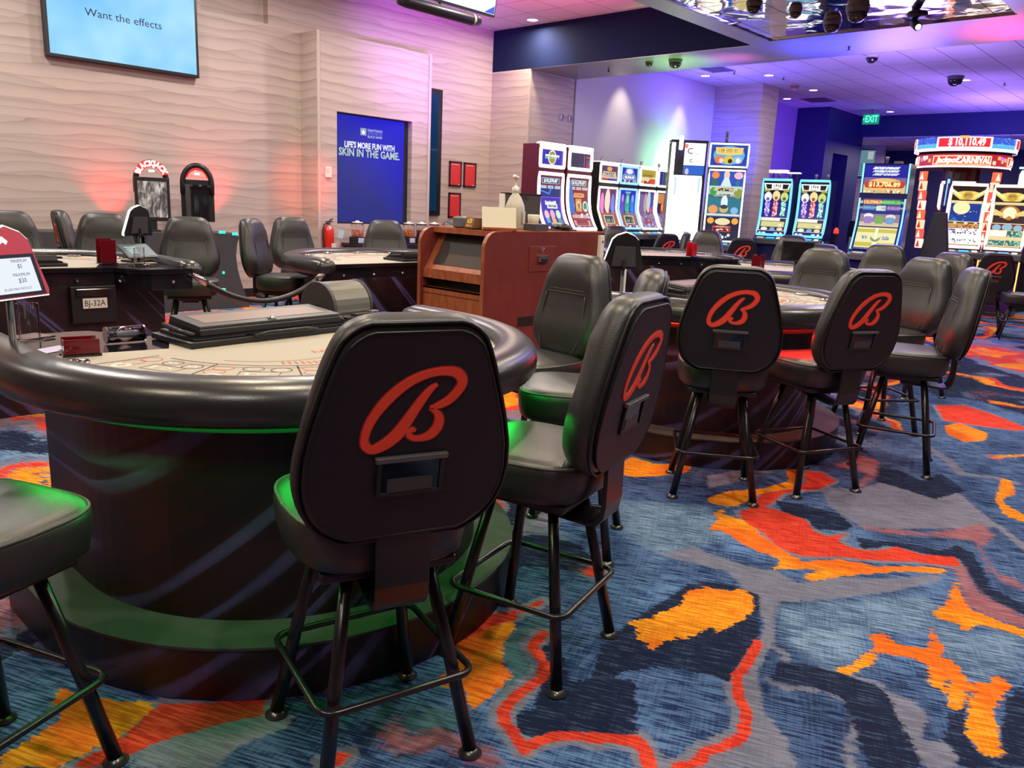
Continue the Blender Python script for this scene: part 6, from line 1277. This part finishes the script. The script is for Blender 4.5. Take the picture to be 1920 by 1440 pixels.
# --- gold curved machines
GP = [(-.23, 1.06), (-.19, 1.12), (-.12, 1.25), (-.08, 1.40), (-.07, 1.56), (-.08, 1.82), (-.115, 2.11)]
def gold(x, y, rz, label, moon):
    t = slot('slot_machine', label, (x, y, 0), rz, 'gold-framed curved machines'); F = Face(GP); cabinet(t, F, .58, .40, body=mat('cabinet_purple', (.05, .008, .12), .3), led='ffb050')
    art = [('r', -1, 1, .72, 1, '2a0c18', .7), ('p', [(-.95, .86), (-.3, .90), (.3, .90), (.95, .86), (.4, .76), (-.4, .76)], 'e8c860', 1.1), ('p', [(-.95, .93), (-.4, .84), (-.4, .80), (-.95, .88)], 'f8e8a8', 1.1), ('p', [(.95, .93), (.4, .84), (.4, .80), (.95, .88)], 'f8e8a8', 1.1), ('e', 0, .83, .3, .06, 'c8a040', 1.), ('q', 6, 0, .84, .2, .018, '604010'), ('r', -.92, .92, .725, .75, 'f0dca0', 1.1), ('r', -.95, .95, .42, .72, 'f4e0a0', 1.1)]
    if moon: art += [('r', -.9, .9, .43, .71, '0c3898', .9), ('e', -.25, .64, .5, .10, 'f4dca0', 1.2), ('s', -.85, .85, .44, .6, 24, ['e0f4ff', '80c0f0'], .03), ('p', [(-.9, .43), (-.6, .50), (-.3, .43)], '2878b8', .9), ('r', -.9, .9, .33, .40, 'c89858', 1.), ('s', -.8, .8, .33, .41, 14, ['f0d8a0', 'a04820'], .09), ('r', -.95, .95, .05, .32, 'f4ece0', 1.1), ('s', -.85, .85, .19, .30, 34, ['403878', '7868b0', '283060'], .06), ('s', -.85, .85, .07, .17, 34, ['403878', '60a8c8', '8868b0'], .06), ('r', -.9, .9, .0, .045, 'c8a060', 1.)]
    else: art += [('r', -.9, .9, .43, .71, '301420', .7), ('e', 0, .58, .6, .12, 'c87828', 1.), ('e', 0, .58, .4, .10, 'f8e8b0', 1.4), ('p', [(-.9, .65), (-.3, .58), (-.3, .54), (-.9, .55)], 'e8d080', 1.), ('p', [(.9, .65), (.3, .58), (.3, .54), (.9, .55)], 'e8d080', 1.), ('r', -.95, .95, .33, .42, '802020', .8), ('e', -.6, .36, .25, .05, '90b8c8'), ('e', 0, .37, .3, .055, '90b8c8'), ('e', .6, .36, .25, .05, '90b8c8'), ('r', -.95, .95, .04, .32, 'e0c890', 1.1), ('r', -.9, .0, .19, .31, 'f8f0d8', 1.2), ('r', .06, .9, .19, .31, '207060', .8), ('r', -.9, 0, .06, .17, '207060', .8), ('r', .06, .9, .06, .17, '207060', .8), ('s', .1, .86, .2, .3, 20, ['80c8b0', 'c8e0b0'], .06), ('s', -.86, -.04, .07, .16, 20, ['80c8b0', 'c8e0b0'], .06), ('s', .1, .86, .07, .16, 20, ['80c8b0', 'c8e0b0'], .06), ('r', -.9, .9, .0, .03, 'c8a060', 1.)]
    screen(t, F, .03, .985, .50, art, 'ffe8c8', 1.9, .024, bg='1c0c28')
    m = MB(); m.tube([(.04, -.24, .98), (-.04, -.28, .86), (-.24, -.30, .82)], .016, E('ffc060', 1.6)); m.build('light_strip', t)
    return t
gold(14.86, 3.68, -64, 'gold-framed slot machine with moon and night sky on its screen', True)
gold(15.20, 3.08, -84, 'gold-framed slot machine at the right edge with glowing bull head screen', False)
t = slot('slot_machine', 'slot machine whose pale upper screen shows above the right gold-framed one', (16.6, 3.0, 0), -80, 'tall portrait machines'); F = Face([(-.1, 1.0), (-.08, 1.6), (-.08, 1.9), (-.1, 2.42)]); cabinet(t, F, .66, .3)
screen(t, F, .60, .98, .56, [('r', -1, 1, 0, 1, 'e0f0f0', 1.2), ('r', -.35, .0, .05, .6, '283040', .5), ('r', .1, .3, 0, .5, '60b0d8', 1.), ('r', .4, .8, 0, .45, '283040', .5)], 'f0f8ff', 2.2, .03); m = MB(); m.box2((-.34, -.1, 2.45), (-.1, 0, 2.48), E('a0d0ff', 2.)); m.build('light_strip', t)
t = thing('machine_divider', 'dark tapered divider between the basketball machine and the moon machine', 'divider', (13.75, 3.72, 0), -80)
m = MB(); m.add([(-.36, -.2, 0), (.36, -.2, 0), (.36, .2, 0), (-.36, .2, 0), (-.10, -.06, 1.62), (.08, -.06, 1.62), (.08, .1, 1.62), (-.10, .1, 1.62)], [(0, 1, 2, 3), (4, 5, 6, 7), (0, 1, 5, 4), (1, 2, 6, 5), (2, 3, 7, 6), (3, 0, 4, 7)], mat('divider_black', (.012, .012, .02), .5)); m.build('body', t, bevel=.01)
m = MB(); m.tube([(.365, -.205, .05), (.085, -.065, 1.62)], .012, mat('purple_edge', (.10, .04, .18), .3), n=6); m.build('edge_trim', t)
t = thing('neon_pillar', 'thin blue lit pillar in front of the carousel, left of the moon screen', 'lit pillar', (14.86, 3.98, 0), -80)
m = MB(); m.box2((-.05, -.03, 0), (.05, .06, 2.2), mat('cabinet_deep_blue', 'ffffff')); m.box2((-.03, -.02, 2.2), (.03, .04, 2.30), DARKG); m.build('post', t, bevel=.004)
m = MB(); m.tube([(.0, -.04, 1.75), (.0, -.04, 2.18)], .02, E('88c0ff', 1.6)); m.build('light_strip', t)
# glass fronted poster sign in the far room, red beacon, phone on the wall
t = thing('poster_sign', 'pale teal poster sign on the far room wall left of the basketball machine', 'poster', (24.97, 9.05, 3.10), -75)
m = MB(); m.box2((-.30, -.03, -.40), (.30, .03, .40), BLACKP); m.build('frame', t, bevel=.01)
m = MB(); m.box2((-.275, -.034, -.375), (.25, -.03, .375), E('78a8b0', .55)); m.box2((.05, -.036, .12), (.2, -.034, .34), E('c8d8d8', .6)); 
for i in range(5): m.box2((-.2, -.036, -.04 - i * .07), (.18 - .06 * (i % 2), -.034, -.02 - i * .07), E('506878', .5))
m.build('panel', t)
t = tag(MB().box2((-.09, -.06, -.22), (.09, .06, .22), BLACKP).build('wall_phone', bevel=.01), 'small black phone box hanging on the wall left of the basketball machine', 'phone'); t.location = (15.3, 5.02, 1.08)
t.location = (22.85, 8.43, 1.2); t.rotation_euler.z = rad(90)
t = thing('beacon_light', 'small glowing red beacon on a post right of the cyan-framed machines', 'beacon', (15.39, 5.94, 0)); m = MB(); m.lathe([(.12, 0), (.12, .02), (.03, .04), (.03, 1.18)], BLACKP, n=14); m.build('post', t); m = MB(); m.lathe([(.04, 1.18), (.045, 1.20), (.04, 1.25), (.02, 1.28), (0, 1.285)], E('ff1a10', 6), n=14); m.build('lens', t, smooth=True)

# ------------------------------------------------------------------ ceiling fittings
LAMP = E('fff2dc', 8)
def downlight(x, y, z, label):
    t = thing('downlight', label, 'downlight', (x, y, z), 0, 'recessed downlights')
    m = MB(); m.lathe([(.085, .0), (.10, .0), (.11, -.004), (.108, -.008), (.085, -.006), (.085, 0)], WHITEP, n=24, cap=False); m.build('trim_ring', t, smooth=True)
    m = MB(); m.lathe([(0, -.004), (.0848, -.004)], LAMP, n=24, cap=False); m.build('lens', t)
for x, y, z, l in ((10.05, 9.15, 4.33, 'downlight in the pink ceiling beside the dark beam'), (15.06, 8.88, 4.17, 'downlight nearest the ceiling vent above the white wall'), (15.55, 7.74, 4.17, 'downlight right of the two small sprinklers'), (18.75, 8.81, 4.17, 'downlight over the recess beyond the wavy column'), (17.73, 7.75, 4.17, 'downlight next to the red smoke detector'), (17.65, 4.73, 4.17, 'downlight beside the dark ceiling dome on the right'), (21.91, 7.5, 4.17, 'downlight beside the exit sign'), (8.55, 3.20, 3.668, 'downlight set in the mirrored ceiling')):
    downlight(x, y, z, l)
def dome(x, y, z, s, label, white=False):
    t = thing('dome_camera', label, 'ceiling camera', (x, y, z), random.randint(0, 90), 'ceiling dome cameras')
    m = MB(); m.lathe([(.0, 0), (.12, 0), (.125, -.02), (.11, -.05), (.115, -.06)], WHITEP if white else GREYMET, n=24); m.build('housing', t, smooth=True).scale = (s, s, s)
    m = MB(); m.lathe([(.108, -.055), (.105, -.085), (.085, -.125), (.05, -.15), (0, -.158)], mat('dome_smoke', (.012, .012, .016), .05, spec=.8), n=24); m.build('dome', t, smooth=True).scale = (s, s, s)
for a in ((8.42, 4.45, 3.675, .72, 'dome camera in the mirrored ceiling nearest its left edge'), (8.9, 4.20, 3.675, .6, 'slim dome camera second from the left in the mirrored ceiling'), (9.62, 4.08, 3.675, .85, 'large dome camera low at the edge of the mirrored ceiling'), (9.15, 3.62, 3.675, 1.0, 'large dome camera with bright rim in the middle of the mirrored ceiling'), (10.72, 6.85, 3.655, .85, 'dome camera on the metal beam underside'), (10.70, 7.3, 3.655, .5, 'small dome camera left of the bigger one on the metal beam'), (14.43, 5.36, 4.178, .9, 'small white dome camera on the purple ceiling', True), (17.15, 4.77, 4.178, 1.2, 'dark dome on the purple ceiling beside a lit downlight')): dome(*a)
t = thing('spot_fixture', 'black angled spotlight at the far edge of the mirrored ceiling', 'spotlight', (9.75, 3.2, 3.674), 40)
m = MB(); m.lathe([(0, 0), (.11, 0), (.10, -.03), (.05, -.045)], BLACKP, n=20); m.build('canopy', t, smooth=True)
m = MB(); m.lathe([(.03, -.11), (.045, -.10), (.045, .05), (.02, .07)], BLACKP, n=18, M=T(.02, 0, -.10, ry=62)); m.build('head', t, smooth=True); m = MB(); m.lathe([(0, 0), (.032, 0)], E('ffffff', 1.2), n=16, M=T(.02, 0, -.10, ry=62) @ T(0, 0, -.111), cap=False); m.build('lens', t)
def sprinkler(x, y, z, label):
    z += .008
    t = thing('sprinkler_head', label, 'sprinkler', (x, y, z), 0, 'sprinkler heads'); m = MB(); m.lathe([(.03, 0), (.035, -.005), (.012, -.01), (.012, -.05), (.03, -.055), (.03, -.06), (0, -.06)], GREYMET, n=12); m.build('head', t, smooth=True)
for x, y, z, l in ((10.9, 8.21, 3.65, 'sprinkler on the metal beam left of the dome cameras'), (14.9, 8.15, 4.17, 'left of two sprinklers on the purple ceiling'), (15.9, 7.6, 4.17, 'right of two sprinklers on the purple ceiling'), (18.9, 8.2, 4.17, 'sprinkler over the blue wall'), (11.0, 4.4, 3.65, 'sprinkler on the blue-lit metal beam'), (18.3, 4.2, 4.17, 'sprinkler on the purple ceiling at the right')): sprinkler(x, y, z, l)
t = thing('smoke_detector', 'reddish smoke detector on the purple ceiling', 'smoke detector', (17.0, 7.85, 4.17)); m = MB(); m.lathe([(0, 0), (.09, 0), (.09, -.03), (.06, -.06), (0, -.065)], mat('detector_red', (.35, .12, .10), .5), n=20); m.build('body', t, smooth=True); m = MB(); m.box2((-.02, -.03, -.075), (.02, .03, -.06), WHITEP); m.build('strobe', t)
for x, y, dx, dy, l in ((14.48, 8.31, .60, .5, 'square dark air vent at the beam edge above the white wall'), (19.2, 8.25, .7, .6, 'square dark air vent above the blue wall')):
    t = thing('ceiling_vent', l, 'air vent', (x, y, 4.17), 0, 'ceiling vents'); m = MB(); m.box2((-dx / 2, -dy / 2, -.012), (dx / 2, dy / 2, 0), mat('vent_grey', (.20, .16, .22), .5)); m.build('frame', t)
    m = MB()
    for i in range(7): m.box((0, -dy / 2 + (i + .75) * dy / 7.8, -.016), (dx * .88, .02, .006), DARKG)
    m.build('slats', t)
t = thing('exit_sign', 'green lit EXIT sign hanging under the purple ceiling', 'exit sign', (21.3, 7.72, 3.93), -90)
m = MB(); m.box2((-.21, -.03, -.13), (.21, .03, .13), GREYMET); m.tube([(0, 0, .13), (0, 0, .24)], .012, GREYMET); m.build('housing', t, bevel=.006)
m = MB(); m.box2((-.20, -.033, -.12), (.20, -.03, .12), E('00a070', .9)); m.text('EXIT', .22, E('60ffd0', 1.5), M=T(.02, -.035, 0) @ UP, width=.31, bold=.006); m.prism([(-.195, 0), (-.165, .035), (-.165, -.035)], -.035, -.033, E('60ffd0', 1.5), axis='y'); m.build('sign_face', t)

# ------------------------------------------------------------------ lighting
def light(kind, loc, energy, col, size=.2, to=None, spot=None, blend=.4, name='lamp'):
    d = bpy.data.lights.new(name, kind); o = bpy.data.objects.new(name, d); COL.objects.link(o); o.location = loc
    d.energy = energy; d.color = col
    if kind == 'AREA': d.size = size; d.shape = 'DISK'
    else: d.shadow_soft_size = size
    if kind == 'SPOT': d.spot_size = rad(spot or 60); d.spot_blend = blend
    if to is not None: o.rotation_euler = (Vector(to) - Vector(loc)).to_track_quat('-Z', 'Y').to_euler()
    return o
WARM = (1., .84, .62); WHITE = (1., .93, .84)
def dl(x, y, z, e, col=WARM, size=.22): light('AREA', (x, y, z - .03), e, col, size, (x, y, 0))
for x in (-1.2, 1.2, 3.4, 5.6, 8.2):
    for y in (.2, 2.0): dl(x, y, 3.64, 34, WHITE if y < 1 else WARM)
for x, y in ((2.2, 4.2), (4.8, 4.2), (7.2, 3.6)): dl(x, y, 3.64, 36)
for x, y in ((1.6, 6.6), (4.4, 6.4), (7.2, 6.2), (2.2, 8.6), (5.4, 8.6), (8.4, 8.4), (-1.5, 7)): dl(x, y, 4.3, 62, WHITE)
dl(10.05, 9.15, 4.3, 40)
for x, y in ((13, 1.5), (13, 4.5), (16, 3), (16, 6.5), (19, 2)): dl(x, y, 4.12, 45, WHITE)
# unseen coloured lamps, added for the washes on walls, ceilings and beam
VIO = (.36, .20, 1.); BLUE = (.03, .05, 1.); PUR = (.40, .10, .95)
light('SPOT', (7.6, 6.2, 2.4), 620, (1., .12, .42), .3, (8.2, 7.2, 4.33), 92, 1.)
light('SPOT', (6.3, 6.0, 2.2), 1300, PUR, .3, (8.9, 10.3, 3.9), 42, 1.)
light('SPOT', (1.0, 8.6, 3.0), 60, (1., .25, .3), .3, (.5, 10.3, 3.0), 100, 1.)
light('SPOT', (3.92, 10.05, .95), 48, (1., .03, .04), .04, (3.80, 10.3, 1.7), 75, 1.)
light('SPOT', (5.05, 10.0, .98), 48, (1., .03, .06), .04, (5.15, 10.3, 1.75), 80, 1.)
light('SPOT', (6.2, 9.3, 1.6), 26, (1., .08, .06), .1, (6.51, 10.1, 1.6), 80, .9)
for x in (13.5, 17, 20.5): light('AREA', (x, 4.6, 2.6), 100, VIO, 1.2, (x, 4.6, 5))
light('AREA', (14.5, 8.2, 2.9), 60, (.15, .08, 1.), .8, (15, 8.0, 5))
light('SPOT', (14.5, 7.0, 2.9), 900, BLUE, .2, (16.4, 9.3, 2.7), 50, 1.)
light('SPOT', (14.7, 8.95, 1.75), 170, (.85, 1., .8), .08, (14.75, 9.42, 2.2), 75, .9)
light('SPOT', (14.3, 8.0, 2.0), 170, (.30, 1., .40), .2, (14.5, 9.42, 2.4), 75, 1.)
light('SPOT', (12.96, 8.9, 4.1), 60, WARM, .05, (12.96, 9.42, 2.9), 60, .9)
light('SPOT', (15.07, 8.9, 4.1), 50, WARM, .05, (15.07, 9.42, 2.9), 50, .9)
light('SPOT', (12.6, 7.5, 2.5), 120, VIO, .3, (12.0, 9.42, 3.3), 80, 1.)
light('SPOT', (18, 7.0, 2.5), 260, (.25, .04, 1.), .3, (19.5, 9.0, 2.8), 90, 1.)
light('SPOT', (20, 5.0, 2.0), 320, BLUE, .3, (22.6, 6.0, 3.8), 100, 1.)
light('SPOT', (18.8, 6.5, 2.0), 200, BLUE, .3, (20.6, 8.6, 3.0), 90, 1.)
light('SPOT', (9.55, 9.0, 4.2), 60, (.30, .55, 1.), .05, (10.34, 8.9, 3.7), 60, 1.)
light('SPOT', (10.6, 6.6, 2.2), 300, (.35, 1., .2), .2, (10.95, 6.9, 3.66), 55, 1.)
light('SPOT', (11.0, 5.7, 2.4), 220, (1., .2, .45), .2, (11.0, 6.1, 3.66), 40, 1.)
light('SPOT', (11.2, 4.4, 2.3), 1500, (.05, .05, 1.), .3, (11.0, 4.3, 3.66), 90, 1.)
light('SPOT', (11.6, 2.5, 2.3), 1000, (1., .04, .30), .3, (11.0, 2.5, 3.66), 55, 1.)
light('AREA', (12.2, 3.4, 2.2), 60, (.35, .25, 1.), 1.5, (8, 2.5, .5))
light('AREA', (24.0, 7, 3.4), 120, (.7, .6, .8), .6, (24.0, 7, 0))

W = bpy.data.worlds.new('world'); W.use_nodes = True; W.node_tree.nodes['Background'].inputs[0].default_value = (.30, .26, .42, 1); W.node_tree.nodes['Background'].inputs[1].default_value = .05; SC.world = W
